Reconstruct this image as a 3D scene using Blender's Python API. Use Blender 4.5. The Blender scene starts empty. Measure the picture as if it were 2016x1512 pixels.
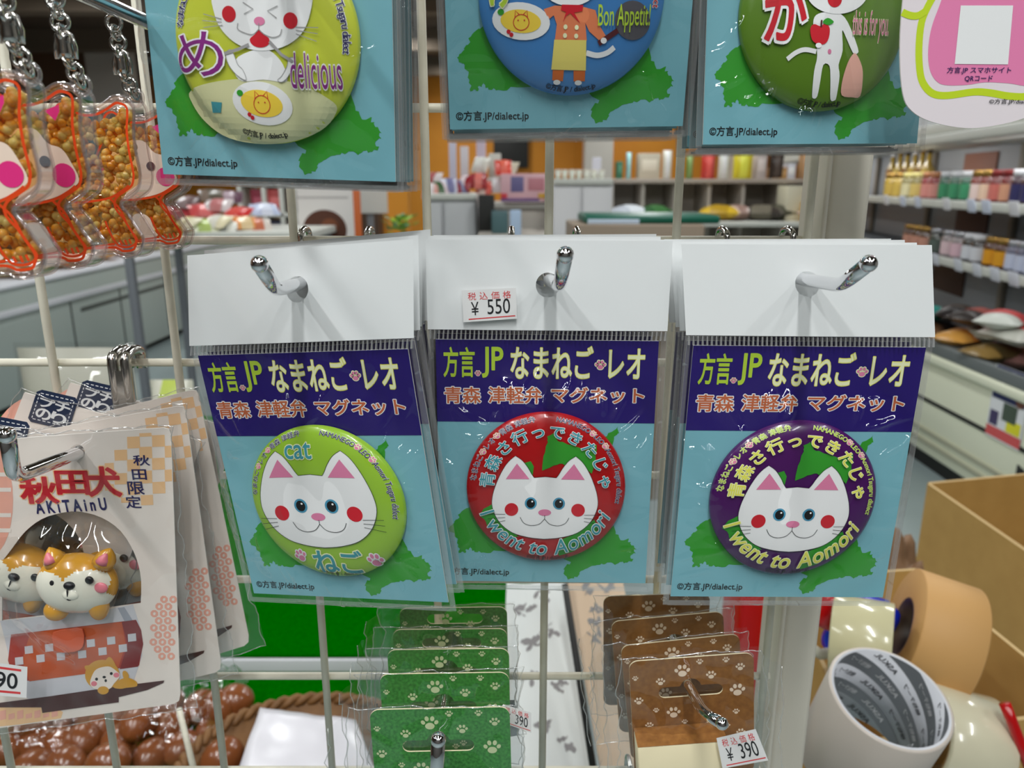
import bpy, bmesh, math, random
from mathutils import Vector, Matrix, Euler
from mathutils.geometry import delaunay_2d_cdt
C = bpy.context.scene.collection
sc = bpy.context.scene
random.seed(7)

# ------------------------------------------------------------------ camera, world, light, exposure
H = 1.30                      # camera height above the shop floor
TH = math.radians(14.83)      # pitch downwards
F, CX, CY = 1500.0, 1008.0, 756.0
cam = bpy.data.cameras.new('camera')
cam.sensor_width = 36.0
cam.lens = F / 2016.0 * 36.0
cam.clip_start = 0.01
cam.dof.use_dof = True
cam.dof.focus_distance = 0.262
cam.dof.aperture_fstop = 17.0
cam_o = bpy.data.objects.new('camera', cam)
C.objects.link(cam_o)
cam_o.location = (0, 0, H)
cam_o.rotation_euler = (math.pi / 2 - TH, 0, 0)
sc.camera = cam_o
sc.view_settings.view_transform = 'Standard'
sc.view_settings.look = 'None'
sc.view_settings.gamma = 1.0
sc.view_settings.use_curve_mapping = False
sc.view_settings.exposure = 0.0
w = bpy.data.worlds.new('shop_air')
w.use_nodes = True
w.node_tree.nodes['Background'].inputs[0].default_value = (0.9, 0.95, 1.0, 1)
w.node_tree.nodes['Background'].inputs[1].default_value = 0.25
sc.world = w
CEIL = 2.95
LIGHT_W = 19.5
def tube_light(x, y, power=1.0, along='y'):
    l = bpy.data.lights.new('tube_light', 'AREA')
    l.shape = 'RECTANGLE'; l.size = 0.10; l.size_y = 1.2
    l.energy = LIGHT_W * power
    l.color = (.975, 1.0, .997)
    o = bpy.data.objects.new('tube_light', l)
    C.objects.link(o)
    o.location = (x, y, CEIL - 0.09)
    if along == 'x': o.rotation_euler = (0, 0, math.pi / 2)
    return o
LAMPS = [(0.03, -0.75, 1.2), (-1.15, -0.6, 1.2), (1.5, -0.75, .6), (-2.6, -0.4, .6),
         (-1.3, 2.2, 1.1), (1.0, 2.2, 1.1), (2.6, 2.6, 1.2), (-3.0, 2.8, 1.2),
         (-1.6, 5.0, 1.3), (0.8, 5.0, 1.3), (-3.6, 6.0, 1.3), (3.0, 6.0, 1.3),
         (-1.2, 8.5, 1.3), (1.5, 8.5, 1.3), (-0.6, 10.9, 1.6), (1.9, 10.9, 1.4), (-.5, -2.0, .7), (.75, -2.0, .7)]  # far pair added to brighten the back wall, rear pair for film glints
for L in LAMPS: tube_light(*L)

# ------------------------------------------------------------------ rays of the pinhole model (used to measure sizes off the photo)
FW, UP = Vector((0, math.cos(TH), -math.sin(TH))), Vector((0, math.sin(TH), math.cos(TH)))
CAM = Vector((0, 0, H))
def ray(px, py): return FW + Vector((1, 0, 0)) * ((px - CX) / F) + UP * ((CY - py) / F)
def onY(px, py, Y):
    d = ray(px, py); return CAM + d * (Y / d.y)
def onX(px, py, X):
    d = ray(px, py); return CAM + d * (X / d.x)
def onZ(px, py, Z):
    d = ray(px, py); return CAM + d * ((Z - H) / d.z)
def onP(px, py, p0, n):
    d = ray(px, py); return CAM + d * ((p0 - CAM).dot(n) / d.dot(n))

# ------------------------------------------------------------------ materials
def S(r, g, b, k=1.0):
    f = lambda c: ((c / 255) / 12.92 if c / 255 <= .04045 else ((c / 255 + .055) / 1.055) ** 2.4)
    return (min(1, f(r) * k), min(1, f(g) * k), min(1, f(b) * k), 1)
MATS = {}
def mat(name, col, rough=.5, metal=0., trans=0., emit=0., noise=None, bump=None, spec=.5, coat=0., alpha=1.):
    if name in MATS: return MATS[name]
    m = bpy.data.materials.new(name); m.use_nodes = True
    nt = m.node_tree; b = nt.nodes['Principled BSDF']
    b.inputs['Base Color'].default_value = col
    b.inputs['Roughness'].default_value = rough
    b.inputs['Metallic'].default_value = metal
    b.inputs['Transmission Weight'].default_value = trans
    b.inputs['Specular IOR Level'].default_value = spec
    b.inputs['Coat Weight'].default_value = coat
    b.inputs['Alpha'].default_value = alpha
    if emit:
        b.inputs['Emission Color'].default_value = col
        b.inputs['Emission Strength'].default_value = emit
    if noise or bump:
        tc = nt.nodes.new('ShaderNodeTexCoord')
    if noise:                       # noise = (scale, amount, second colour)
        n = nt.nodes.new('ShaderNodeTexNoise'); n.inputs['Scale'].default_value = noise[0]
        n.inputs['Detail'].default_value = 6
        nt.links.new(tc.outputs['Object'], n.inputs['Vector'])
        r = nt.nodes.new('ShaderNodeValToRGB')
        r.color_ramp.elements[0].position = .5 - noise[1] / 2; r.color_ramp.elements[1].position = .5 + noise[1] / 2
        r.color_ramp.elements[0].color = noise[2]; r.color_ramp.elements[1].color = col
        nt.links.new(n.outputs['Fac'], r.inputs['Fac'])
        nt.links.new(r.outputs['Color'], b.inputs['Base Color'])
    if bump:                        # bump = (scale, strength, distance)
        n2 = nt.nodes.new('ShaderNodeTexNoise'); n2.inputs['Scale'].default_value = bump[0]
        n2.inputs['Detail'].default_value = 4
        nt.links.new(tc.outputs['Object'], n2.inputs['Vector'])
        bp = nt.nodes.new('ShaderNodeBump'); bp.inputs['Strength'].default_value = bump[1]; bp.inputs['Distance'].default_value = bump[2]
        nt.links.new(n2.outputs['Fac'], bp.inputs['Height'])
        nt.links.new(bp.outputs['Normal'], b.inputs['Normal'])
    MATS[name] = m
    return m
def film(name, base=.035, edge=.45, rough=.06, scale=60., bump=.5, tint=(.985, .985, .985, 1), haze=0., power=3., dist=.002):
    """clear plastic: passes light straight through, mirrors a little, more at grazing angles"""
    if name in MATS: return MATS[name]
    m = bpy.data.materials.new(name); m.use_nodes = True
    nt = m.node_tree; N = nt.nodes; Lk = nt.links
    N.remove(N['Principled BSDF']); out = N['Material Output']
    tr = N.new('ShaderNodeBsdfTransparent'); tr.inputs[0].default_value = tint
    gl = N.new('ShaderNodeBsdfGlossy'); gl.inputs['Roughness'].default_value = rough; gl.inputs['Color'].default_value = (1, 1, 1, 1)
    lw = N.new('ShaderNodeLayerWeight'); lw.inputs['Blend'].default_value = .5
    pw = N.new('ShaderNodeMath'); pw.operation = 'POWER'; pw.inputs[1].default_value = power
    ml = N.new('ShaderNodeMath'); ml.operation = 'MULTIPLY_ADD'; ml.inputs[1].default_value = edge; ml.inputs[2].default_value = base
    ml.use_clamp = True
    Lk.new(lw.outputs['Facing'], pw.inputs[0]); Lk.new(pw.outputs[0], ml.inputs[0])
    mx = N.new('ShaderNodeMixShader'); Lk.new(ml.outputs[0], mx.inputs[0]); Lk.new(tr.outputs[0], mx.inputs[1]); Lk.new(gl.outputs[0], mx.inputs[2])
    if bump:
        tc = N.new('ShaderNodeTexCoord')
        mp = N.new('ShaderNodeMapping'); mp.inputs['Scale'].default_value = (1, 1, .55); mp.inputs['Rotation'].default_value = (0, .6, 0)
        Lk.new(tc.outputs['Object'], mp.inputs['Vector'])
        n = N.new('ShaderNodeTexNoise'); n.noise_type = 'RIDGED_MULTIFRACTAL'; n.inputs['Scale'].default_value = scale; n.inputs['Detail'].default_value = 1.0; n.inputs['Distortion'].default_value = .8
        Lk.new(mp.outputs[0], n.inputs['Vector'])
        bp = N.new('ShaderNodeBump'); bp.inputs['Strength'].default_value = bump; bp.inputs['Distance'].default_value = dist
        sh = N.new('ShaderNodeMath'); sh.operation = 'POWER'; sh.inputs[1].default_value = 3.0; Lk.new(n.outputs['Fac'], sh.inputs[0])
        Lk.new(sh.outputs[0], bp.inputs['Height'])
        for t in (gl.inputs['Normal'], lw.inputs['Normal']): Lk.new(bp.outputs[0], t)
    last = mx
    if haze:
        df = N.new('ShaderNodeBsdfDiffuse'); df.inputs[0].default_value = (.9, .9, .9, 1)
        m2 = N.new('ShaderNodeMixShader'); m2.inputs[0].default_value = haze
        Lk.new(mx.outputs[0], m2.inputs[1]); Lk.new(df.outputs[0], m2.inputs[2]); last = m2
    Lk.new(last.outputs[0], out.inputs['Surface'])
    MATS[name] = m
    return m
K = 1.12
M_WHITE = mat('white_paper', S(226, 228, 228, K), .35, coat=.15)
M_PAPER_EDGE = mat('paper_edge', S(225, 220, 215, K), .7)
M_BLUE = mat('card_blue', S(118, 174, 186, K), .35)
M_NAVY = mat('card_navy', S(36, 20, 104, K), .35)
M_GREEN = mat('map_green', S(48, 146, 40, K), .4)
M_LIME = mat('lime_ink', S(176, 205, 60, K), .4)
M_CREAM = mat('cream_ink', S(232, 234, 190, K), .4)
M_YEL = mat('yellow_ink', S(222, 220, 90, K), .4)
M_ORANGE = mat('orange_ink', S(190, 100, 62, K), .4)
M_BLACK = mat('black_ink', S(22, 22, 26), .4)
M_RED = mat('red_ink', S(196, 30, 44, K), .4)
M_DRED = mat('badge_red', S(170, 8, 14, K), .25, coat=.4)
M_BLIME = mat('badge_lime', S(146, 188, 48, K), .25, coat=.4)
M_PURPLE = mat('badge_purple', S(70, 14, 88, K), .25, coat=.4)
M_BYEL = mat('badge_yellow', S(196, 204, 66, K), .25, coat=.4)
M_BBLUE = mat('badge_blue', S(66, 128, 190, K), .25, coat=.4)
M_BGREEN = mat('badge_green', S(88, 124, 34, K), .25, coat=.4)
M_TEAL = mat('teal_ink', S(62, 148, 160, K), .4)
M_GLYPHW = mat('white_ink', S(232, 232, 232, K), .35)
M_PINK = mat('pink_ink', S(214, 124, 160, K), .4)
M_PURINK = mat('purple_ink', S(128, 40, 122, K), .4)
M_NAVYINK = mat('navy_ink', S(38, 34, 92, K), .4)
M_EYE = mat('eye_blue', S(74, 146, 178, K), .3)
M_CHROME = mat('chrome', (.78, .78, .80, 1), .06, 1.0)
M_STEEL = mat('nickel_steel', (.62, .60, .57, 1), .16, 1.0)
M_WIRE = mat('painted_wire', S(234, 230, 212, 1.1), .42, noise=(90, .5, S(218, 212, 194, 1.1)))
M_FILM = film('clear_film', .042, .5, .04, 34, 1.0, dist=.0030)
M_FILM2 = film('crinkled_film', .07, .6, .05, 42, 1.0, dist=.0034)
M_SEAM = film('film_seam', .22, .6, .12, 300, .6, haze=.10)

# ------------------------------------------------------------------ mesh builder
class MB:
    def __init__(s): s.v = []; s.f = []; s.m = []; s.mats = []; s.sm = []
    def mi(s, m):
        if m not in s.mats: s.mats.append(m)
        return s.mats.index(m)
    def add(s, vs, fs, m, smooth=False):
        b = len(s.v); s.v += [Vector(p) for p in vs]; k = s.mi(m)
        for f in fs: s.f.append([b + i for i in f]); s.m.append(k); s.sm.append(smooth)
    def box(s, lo, hi, m, xf=None):
        x0, y0, z0 = lo; x1, y1, z1 = hi
        vs = [Vector(p) for p in ((x0,y0,z0),(x1,y0,z0),(x1,y1,z0),(x0,y1,z0),(x0,y0,z1),(x1,y0,z1),(x1,y1,z1),(x0,y1,z1))]
        if xf: vs = [xf @ p for p in vs]
        s.add(vs, [(0,3,2,1),(4,5,6,7),(0,1,5,4),(1,2,6,5),(2,3,7,6),(3,0,4,7)], m)
    def rbox(s, lo, hi, m, r=.004, xf=None, seg=2):
        bm = bmesh.new(); bmesh.ops.create_cube(bm, size=1)
        lo, hi = Vector(lo), Vector(hi)
        for v in bm.verts: v.co = Vector([(lo[i] + hi[i]) / 2 + v.co[i] * (hi[i] - lo[i]) for i in range(3)])
        bmesh.ops.bevel(bm, geom=bm.edges[:], offset=min(r, min(abs(hi[i] - lo[i]) for i in range(3)) * .45), segments=seg, affect='EDGES', profile=.5)
        s.bm(bm, m, xf, True)
    def bm(s, bm, m, xf=None, smooth=False):
        bm.verts.index_update()
        s.add([(xf @ v.co) if xf else v.co.copy() for v in bm.verts], [[v.index for v in f.verts] for f in bm.faces], m, smooth)
        bm.free()
    def sphere(s, c, r, m, seg=20, rings=12, xf=None):
        bm = bmesh.new(); bmesh.ops.create_uvsphere(bm, u_segments=seg, v_segments=rings, radius=1)
        r = Vector(r) if hasattr(r, '__len__') else Vector((r, r, r))
        for v in bm.verts: v.co = Vector((v.co.x * r.x, v.co.y * r.y, v.co.z * r.z)) + Vector(c)
        s.bm(bm, m, xf, True)
    def tube(s, path, r, m, n=12, closed=False, caps=True, round_tip=False):
        P = [Vector(p) for p in path]; N = len(P)
        if N < 2: return
        R = r if hasattr(r, '__len__') else [r] * N
        T = []
        for i in range(N):
            a = P[(i - 1) % N] if (closed or i > 0) else P[i]
            b = P[(i + 1) % N] if (closed or i < N - 1) else P[i]
            T.append((b - a).normalized())
        up = Vector((0, 0, 1)) if abs(T[0].z) < .9 else Vector((1, 0, 0))
        u = (up - T[0] * up.dot(T[0])).normalized(); vs = []
        for i in range(N):
            u = (u - T[i] * u.dot(T[i]))
            u = u.normalized() if u.length > 1e-9 else Vector((1, 0, 0))
            w2 = T[i].cross(u)
            for k in range(n):
                a = 2 * math.pi * k / n
                vs.append(P[i] + (u * math.cos(a) + w2 * math.sin(a)) * R[i])
        fs = []
        for i in range(N if closed else N - 1):
            j = (i + 1) % N
            for k in range(n): fs.append((i*n+k, i*n+(k+1)%n, j*n+(k+1)%n, j*n+k))
        if not closed and caps: fs.append(tuple(range(n))[::-1]); fs.append(tuple((N-1)*n+k for k in range(n)))
        s.add(vs, fs, m, True)
    def lathe(s, prof, m, n=28, xf=None, cap=True):
        vs = []; fs = []
        for r, z in prof:
            for k in range(n):
                a = 2*math.pi*k/n; p = Vector((r*math.cos(a), r*math.sin(a), z)); vs.append(xf @ p if xf else p)
        for i in range(len(prof)-1):
            for k in range(n): fs.append((i*n+k, i*n+(k+1)%n, (i+1)*n+(k+1)%n, (i+1)*n+k))
        if cap:
            if prof[0][0] > 1e-6: fs.append(tuple(range(n))[::-1])
            if prof[-1][0] > 1e-6: fs.append(tuple((len(prof)-1)*n+k for k in range(n)))
        s.add(vs, fs, m, True)
    def poly(s, pts, place, m, step=None, hole=None, smooth=False):
        """filled 2D outline; place maps (x, y) to 3D; step adds inner points so that it can bend"""
        P = [Vector((p[0], p[1])) for p in pts]
        if step:
            Q = []
            for i in range(len(P)):
                a, b = P[i], P[(i+1) % len(P)]; k = max(1, int((b-a).length / step))
                for j in range(k): Q.append(a.lerp(b, j / k))
            P = Q
        nb = len(P); faces = [list(range(nb))]; vs = list(P)
        if hole:
            hs = hole if isinstance(hole[0], (tuple, list)) and not isinstance(hole[0][0], (int, float)) else [hole]
            for h in hs:
                b = len(vs); vs += [Vector((q[0], q[1])) for q in h]; faces.append(list(range(b, b + len(h))))
        if step:
            x0 = min(p.x for p in P); x1 = max(p.x for p in P); y0 = min(p.y for p in P); y1 = max(p.y for p in P)
            nx, ny = int((x1-x0)/step), int((y1-y0)/step)
            for i in range(1, nx+1):
                for j in range(1, ny+1):
                    q = Vector((x0 + (i - .5 + .2*(j % 2)) * (x1-x0)/max(1, nx), y0 + (j-.5)*(y1-y0)/max(1, ny)))
                    if inside(q, P): vs.append(q)
        V, E, FF, _, _, _ = delaunay_2d_cdt(vs, [], faces, 1, 1e-7)
        if hole:
            keep = []
            for f in FF:
                c = sum((V[i] for i in f), Vector((0, 0))) / len(f)
                if not any(inside(c, [Vector((q[0], q[1])) for q in h]) for h in hs): keep.append(f)
            FF = keep
        fs = []
        for f in FF:
            a, b, c = V[f[0]], V[f[1]], V[f[2]]
            fs.append(list(f) if (b-a).cross(c-a) > 0 else list(f)[::-1])
        s.add([place(p.x, p.y) for p in V], fs, m, smooth)
    def stroke(s, pts, wd, place, m, closed=False):
        P = [Vector(p) for p in pts]; N = len(P); L = []
        for i in range(N):
            a = P[(i-1) % N] if (closed or i) else P[i]
            b = P[(i+1) % N] if (closed or i < N-1) else P[i]
            t = (b-a).normalized(); n = Vector((-t.y, t.x)) * wd/2
            L.append((P[i]+n, P[i]-n))
        vs = []; fs = []
        for a, b in L: vs += [place(a.x, a.y), place(b.x, b.y)]
        for i in range(N if closed else N-1):
            j = (i+1) % N; fs.append((2*i, 2*i+1, 2*j+1, 2*j))
        s.add(vs, fs, m)
    def obj(s, name, parent=None, solid=None, mods=None):
        me = bpy.data.meshes.new(name); me.from_pydata([tuple(p) for p in s.v], [], s.f)
        for m in s.mats: me.materials.append(m)
        me.polygons.foreach_set('material_index', s.m); me.polygons.foreach_set('use_smooth', s.sm); me.update()
        o = bpy.data.objects.new(name, me); C.objects.link(o)
        if parent: o.parent = parent
        if solid:
            md = o.modifiers.new('thickness', 'SOLIDIFY'); md.thickness = solid; md.offset = -1
        return o
def inside(q, P):
    c = False; n = len(P); j = n - 1
    for i in range(n):
        if (P[i].y > q.y) != (P[j].y > q.y) and q.x < (P[j].x-P[i].x)*(q.y-P[i].y)/(P[j].y-P[i].y)+P[i].x: c = not c
        j = i
    return c
def ell(cx, cy, rx, ry=None, n=28, a0=0, a1=360, rot=0):
    ry = rx if ry is None else ry; o = []; full = abs(a1-a0) >= 360; r = math.radians(rot)
    for i in range(n if full else n+1):
        a = math.radians(a0 + (a1-a0)*i/n); x, y = rx*math.cos(a), ry*math.sin(a)
        o.append((cx + x*math.cos(r) - y*math.sin(r), cy + x*math.sin(r) + y*math.cos(r)))
    return o
def smooth_loop(pts, k=5, closed=True):
    o = []; n = len(pts)
    for i in range(n if closed else n-1):
        if closed: p0, p1, p2, p3 = (Vector(pts[(i+j-1) % n]) for j in range(4))
        else: p0, p1, p2, p3 = (Vector(pts[min(max(i+j-1, 0), n-1)]) for j in range(4))
        for t in range(k):
            t /= k
            o.append(.5*((2*p1)+(p2-p0)*t+(2*p0-5*p1+4*p2-p3)*t*t+(3*p1-p0-3*p2+p3)*t**3))
    if not closed: o.append(Vector(pts[-1]))
    return o
def ragged(pts, amp, sub=3, seed=1):
    rnd = random.Random(seed); o = []
    for i in range(len(pts)):
        a, b = Vector(pts[i]), Vector(pts[(i+1) % len(pts)])
        for j in range(sub):
            p = a.lerp(b, j/sub)
            if j: p += Vector((rnd.uniform(-amp, amp), rnd.uniform(-amp, amp)))
            o.append(p)
    return o

# ------------------------------------------------------------------ lettering
_glyph = {}
def glyphs(txt, off=0.):
    """filled outlines of a text; off > 0 adds a band of that half-width along every outline (bold or halo)"""
    k = (txt, round(off, 4))
    if k in _glyph: return _glyph[k]
    if off > 1e-5:
        vs, fs = glyphs(txt); V = list(vs); Fc = list(fs); cnt = {}
        for f in fs:
            for i in range(len(f)):
                e = (f[i], f[(i+1) % len(f)]); q = (min(e), max(e)); cnt[q] = cnt.get(q, 0) + 1
        for (i, j), n in cnt.items():
            if n != 1: continue
            ax, ay = vs[i][:2]; bx, by = vs[j][:2]; dx, dy = bx-ax, by-ay; L = math.hypot(dx, dy)
            if L < 1e-6: continue
            dx, dy = dx/L*off, dy/L*off; b = len(V); c = .55
            e = (b % 64)*.008
            V += [(ax-dx*c+dy, ay-dy*c-dx, e), (bx+dx*c+dy, by+dy*c-dx, e), (bx+dx*c-dy, by+dy*c+dx, e), (ax-dx*c-dy, ay-dy*c+dx, e)]
            Fc.append((b, b+1, b+2, b+3))
        _glyph[k] = (V, Fc); return _glyph[k]
    c = bpy.data.curves.new('lettering', 'FONT'); c.body = txt; c.size = 1; c.resolution_u = 4
    o = bpy.data.objects.new('lettering', c); C.objects.link(o)
    dg = bpy.context.evaluated_depsgraph_get(); dg.update()
    me = bpy.data.meshes.new_from_object(o.evaluated_get(dg), depsgraph=dg)
    bm = bmesh.new(); bm.from_mesh(me); bmesh.ops.remove_doubles(bm, verts=bm.verts[:], dist=1e-5); bm.verts.index_update()
    vs = [(v.co.x, v.co.y, 0.) for v in bm.verts]; fs = [tuple(v.index for v in f.verts) for f in bm.faces]; bm.free()
    bpy.data.objects.remove(o); bpy.data.curves.remove(c); bpy.data.meshes.remove(me)
    _glyph[k] = (vs, fs)
    return _glyph[k]
def bounds(vs):
    if not vs: return 0, 0, .3, 0
    xs = [p[0] for p in vs]; ys = [p[1] for p in vs]; return min(xs), min(ys), max(xs), max(ys)
def refine(vs, fs, mx):
    bm = bmesh.new(); V = [bm.verts.new(p) for p in vs]
    for f in fs:
        try: bm.faces.new([V[i] for i in f])
        except ValueError: pass
    for _ in range(4):
        e = [e for e in bm.edges if e.calc_length() > mx]
        if not e: break
        bmesh.ops.subdivide_edges(bm, edges=e, cuts=1); bmesh.ops.triangulate(bm, faces=[f for f in bm.faces if len(f.verts) > 3])
    bm.verts.index_update(); r = [tuple(v.co) for v in bm.verts], [tuple(v.index for v in f.verts) for f in bm.faces]
    bm.free(); return r
def text(mb, txt, box, place, m, out=None, bold=.0, ow=.05, shear=0., mx=None, rot=0.):
    """lettering stretched into box = (x0, y0, x1, y1) of the 2D frame; place(x, y, lift)"""
    x0, y0, x1, y1 = box
    bx = bounds(glyphs(txt)[0]); sx = (x1-x0)/max(1e-6, bx[2]-bx[0]); sy = (y1-y0)/max(1e-6, bx[3]-bx[1])
    cr, sr = math.cos(rot), math.sin(rot); mxx, myy = (x0+x1)/2, (y0+y1)/2
    for off, mm, lift in ((bold+ow, out, 1), (bold, m, 2)):
        if mm is None: continue
        vs, fs = glyphs(txt, off)
        q = []
        for x, y, e in vs:
            X = x0 + (x-bx[0])*sx + shear*(y-bx[1])*sy - mxx; Y = y0 + (y-bx[1])*sy - myy
            q.append((mxx + X*cr - Y*sr, myy + X*sr + Y*cr, e))
        if mx: q, fs = refine(q, fs, mx)
        mb.add([place(x, y, lift+e) for x, y, e in q], fs, mm)
def adv(ch):
    if ch == ' ': return .32
    if ord(ch) > 0x2000: return 1.0
    a = bounds(glyphs('x'+ch+'x')[0]); b = bounds(glyphs('xx')[0]); return (a[2]-a[0])-(b[2]-b[0])
def ring_text(mb, txt, r, a0, a1, size, place, m, out=None, bold=0., ow=.05, inward=False, squeeze=1., mx=None, pawm=None, shear=0.):
    """lettering on an arc of unit-circle radius r from angle a0 to a1 (degrees); '@' is a paw print"""
    W = [1.0 if c == '@' else adv(c) for c in txt]; tot = sum(W); t = 0
    for c, wd in zip(txt, W):
        f = (t + wd/2)/tot; t += wd; a = math.radians(a0 + (a1-a0)*f)
        px, py = r*math.cos(a), r*math.sin(a)
        rt = a - math.pi/2 if not inward else a + math.pi/2
        if c == ' ': continue
        if c == '@':
            paw(mb, px, py, size*.48, math.degrees(rt), place, *(pawm or (M_PINK, M_CREAM))); continue
        cr, sr = math.cos(rt), math.sin(rt)
        for off, mm, lift in ((bold+ow, out, 1), (bold, m, 2)):
            if mm is None: continue
            vs, fs = glyphs(c, off)
            b0 = bounds(glyphs(c)[0]); mid = (b0[0]+b0[2])/2; q = []
            for x, y, e in vs:
                X = (x-mid)*size*squeeze + shear*(y-.36)*size; Y = (y-.36)*size
                q.append((px + X*cr - Y*sr, py + X*sr + Y*cr, e))
            if mx: q, fs = refine(q, fs, mx)
            mb.add([place(x, y, lift+e) for x, y, e in q], fs, mm)
def paw(mb, x, y, r, rot, place, m, out=None):
    a = math.radians(rot)
    def T(p): return (x + p[0]*math.cos(a)-p[1]*math.sin(a), y + p[0]*math.sin(a)+p[1]*math.cos(a))
    bits = [(0, -.35, .52, .42, 0), (-.72, .12, .22, .28, 25), (-.3, .58, .23, .32, 8), (.3, .58, .23, .32, -8), (.72, .12, .22, .28, -25)]
    for mm, g, lift in ((out, .16, 1), (m, 0, 2)):
        if mm is None: continue
        for bx, by, rx, ry, rr in bits:
            mb.poly([T(p) for p in ell(bx*r, by*r, (rx+g)*r, (ry+g)*r, 14, rot=rr)], lambda u, v: place(u, v, lift), mm)

# ------------------------------------------------------------------ scene bookkeeping
def tag(o, label, cat, group=None, kind=None):
    o['label'] = label; o['category'] = cat
    if group: o['group'] = group
    if kind: o['kind'] = kind
    return o
def thing(name, label, cat, loc=(0, 0, 0), rot=(0, 0, 0), group=None):
    o = bpy.data.objects.new(name, None); C.objects.link(o); o.empty_display_size = .02
    o.location = loc; o.rotation_euler = rot
    return tag(o, label, cat, group)
def struct(o): o['kind'] = 'structure'; return o
def copy_tree(o, parent=None):
    c = o.copy(); C.objects.link(c); c.parent = parent
    for ch in [x for x in bpy.data.objects if x.parent == o]: copy_tree(ch, c)
    return c
ORD = ['first', 'second', 'third', 'fourth', 'fifth', 'sixth', 'seventh', 'eighth', 'ninth', 'tenth', 'eleventh', 'twelfth', 'thirteenth', 'fourteenth', 'fifteenth', 'sixteenth', 'seventeenth', 'eighteenth']

# ================================================================== the hanging magnet packs
from mathutils import noise as mnoise
D_GRID = 0.305
HX, HZ0, HZ1, CXW, NZ, CZ, BZ, BR = .0408, .0339, .0037, .0383, -.0296, -.0924, -.0539, .0285
POSE = {'C': ((.012, .2567, -.0524), (.22, .26, -1.04)), 'L': ((-.0686, .2473, -.0543), (1.4, -4.68, -13.12)),
        'R': ((.0977, .2504, -.0533), (-1.52, .05, -1.5)), 'UL': ((-.0704, .2396, .0936), (2.11, 1.78, -10.)),
        'UM': ((.0173, .2477, .1084), (9.4, -1., 3.)), 'UR': ((.098, .2700, .1046), (-3., -.7, 9.))}
CORN = {'L': dict(HTL=(373,502), HTR=(816,470), CTL=(390,700), CTR=(803,687), CBL=(500,1168), CBR=(883,1186)),
        'R': dict(HTL=(1340,480), HTR=(1831,482), CTL=(1365,680), CTR=(1823,684), CBL=(1320,1174), CBR=(1738,1176))}
def frame(k):
    l, r = POSE[k]
    return Matrix.Translation(Vector(l) + Vector((0, 0, H))) @ Euler([math.radians(a) for a in r]).to_matrix().to_4x4()
def local(k, px, py):
    M = frame(k); n = (M.to_3x3() @ Vector((0, 1, 0))); q = M.inverted() @ onP(px, py, M.translation, n)
    return q.x, q.z
def tp(px, py): return local('C', px, py)          # template coordinates measured on the middle pack
def warp_of(k):
    if k not in CORN:
        return lambda u, v: (u, v)
    c = {n: Vector(local(k, *p)) for n, p in CORN[k].items()}
    rows = []
    for a, b, hw in (('HTL', 'HTR', HX), ('CTL', 'CTR', CXW), ('CBL', 'CBR', CXW)):
        rows.append(((c[a]+c[b])/2, (c[b]-c[a])/(2*hw)))
    def w(u, v):
        r0, r1, t = (rows[1], rows[0], v/HZ0) if v >= 0 else (rows[1], rows[2], v/CZ)
        q = (r0[0] + r0[1]*u)*(1-t) + (r1[0] + r1[1]*u)*t
        return q.x, q.y
    return w
MAPW = [(1378,1032),(1392,1025),(1440,1000),(1500,900),(1560,850),(1610,880),(1640,905),(1675,890),(1694,877),(1719,857),(1716,872),(1706,888),(1697,935),(1680,1000),(1689,1073),(1697,1091),(1712,1088),(1716,1097),(1727,1110),(1722,1118),(1714,1124),(1716,1134),(1702,1137),(1690,1136),(1680,1142),(1668,1137),(1657,1141),(1640,1143),(1622,1149),(1604,1159),(1600,1167),(1580,1172),(1572,1160),(1577,1146),(1590,1136),(1570,1120),(1500,1112),(1445,1113),(1413,1116),(1395,1115),(1388,1106),(1380,1109),(1377,1117),(1370,1114),(1363,1117),(1364,1100),(1362,1086),(1357,1075),(1349,1073),(1347,1066),(1358,1057),(1368,1048)]
def card_map():                                     # outline of the prefecture in template coordinates
    wR = [Vector(local('R', *p)) for p in MAPW]; c = {n: Vector(local('R', *p)) for n, p in CORN['R'].items()}
    o = []
    for q in wR:
        v = CZ*(q.y - c['CTL'].y)/(c['CBL'].y - c['CTL'].y); t = v/CZ
        l = c['CTL'].lerp(c['CBL'], t); r = c['CTR'].lerp(c['CBR'], t)
        o.append((-CXW + 2*CXW*(q.x-l.x)/(r.x-l.x), v))
    return ragged(o, .00055, 4, 5)
CMAP = card_map()

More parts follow.
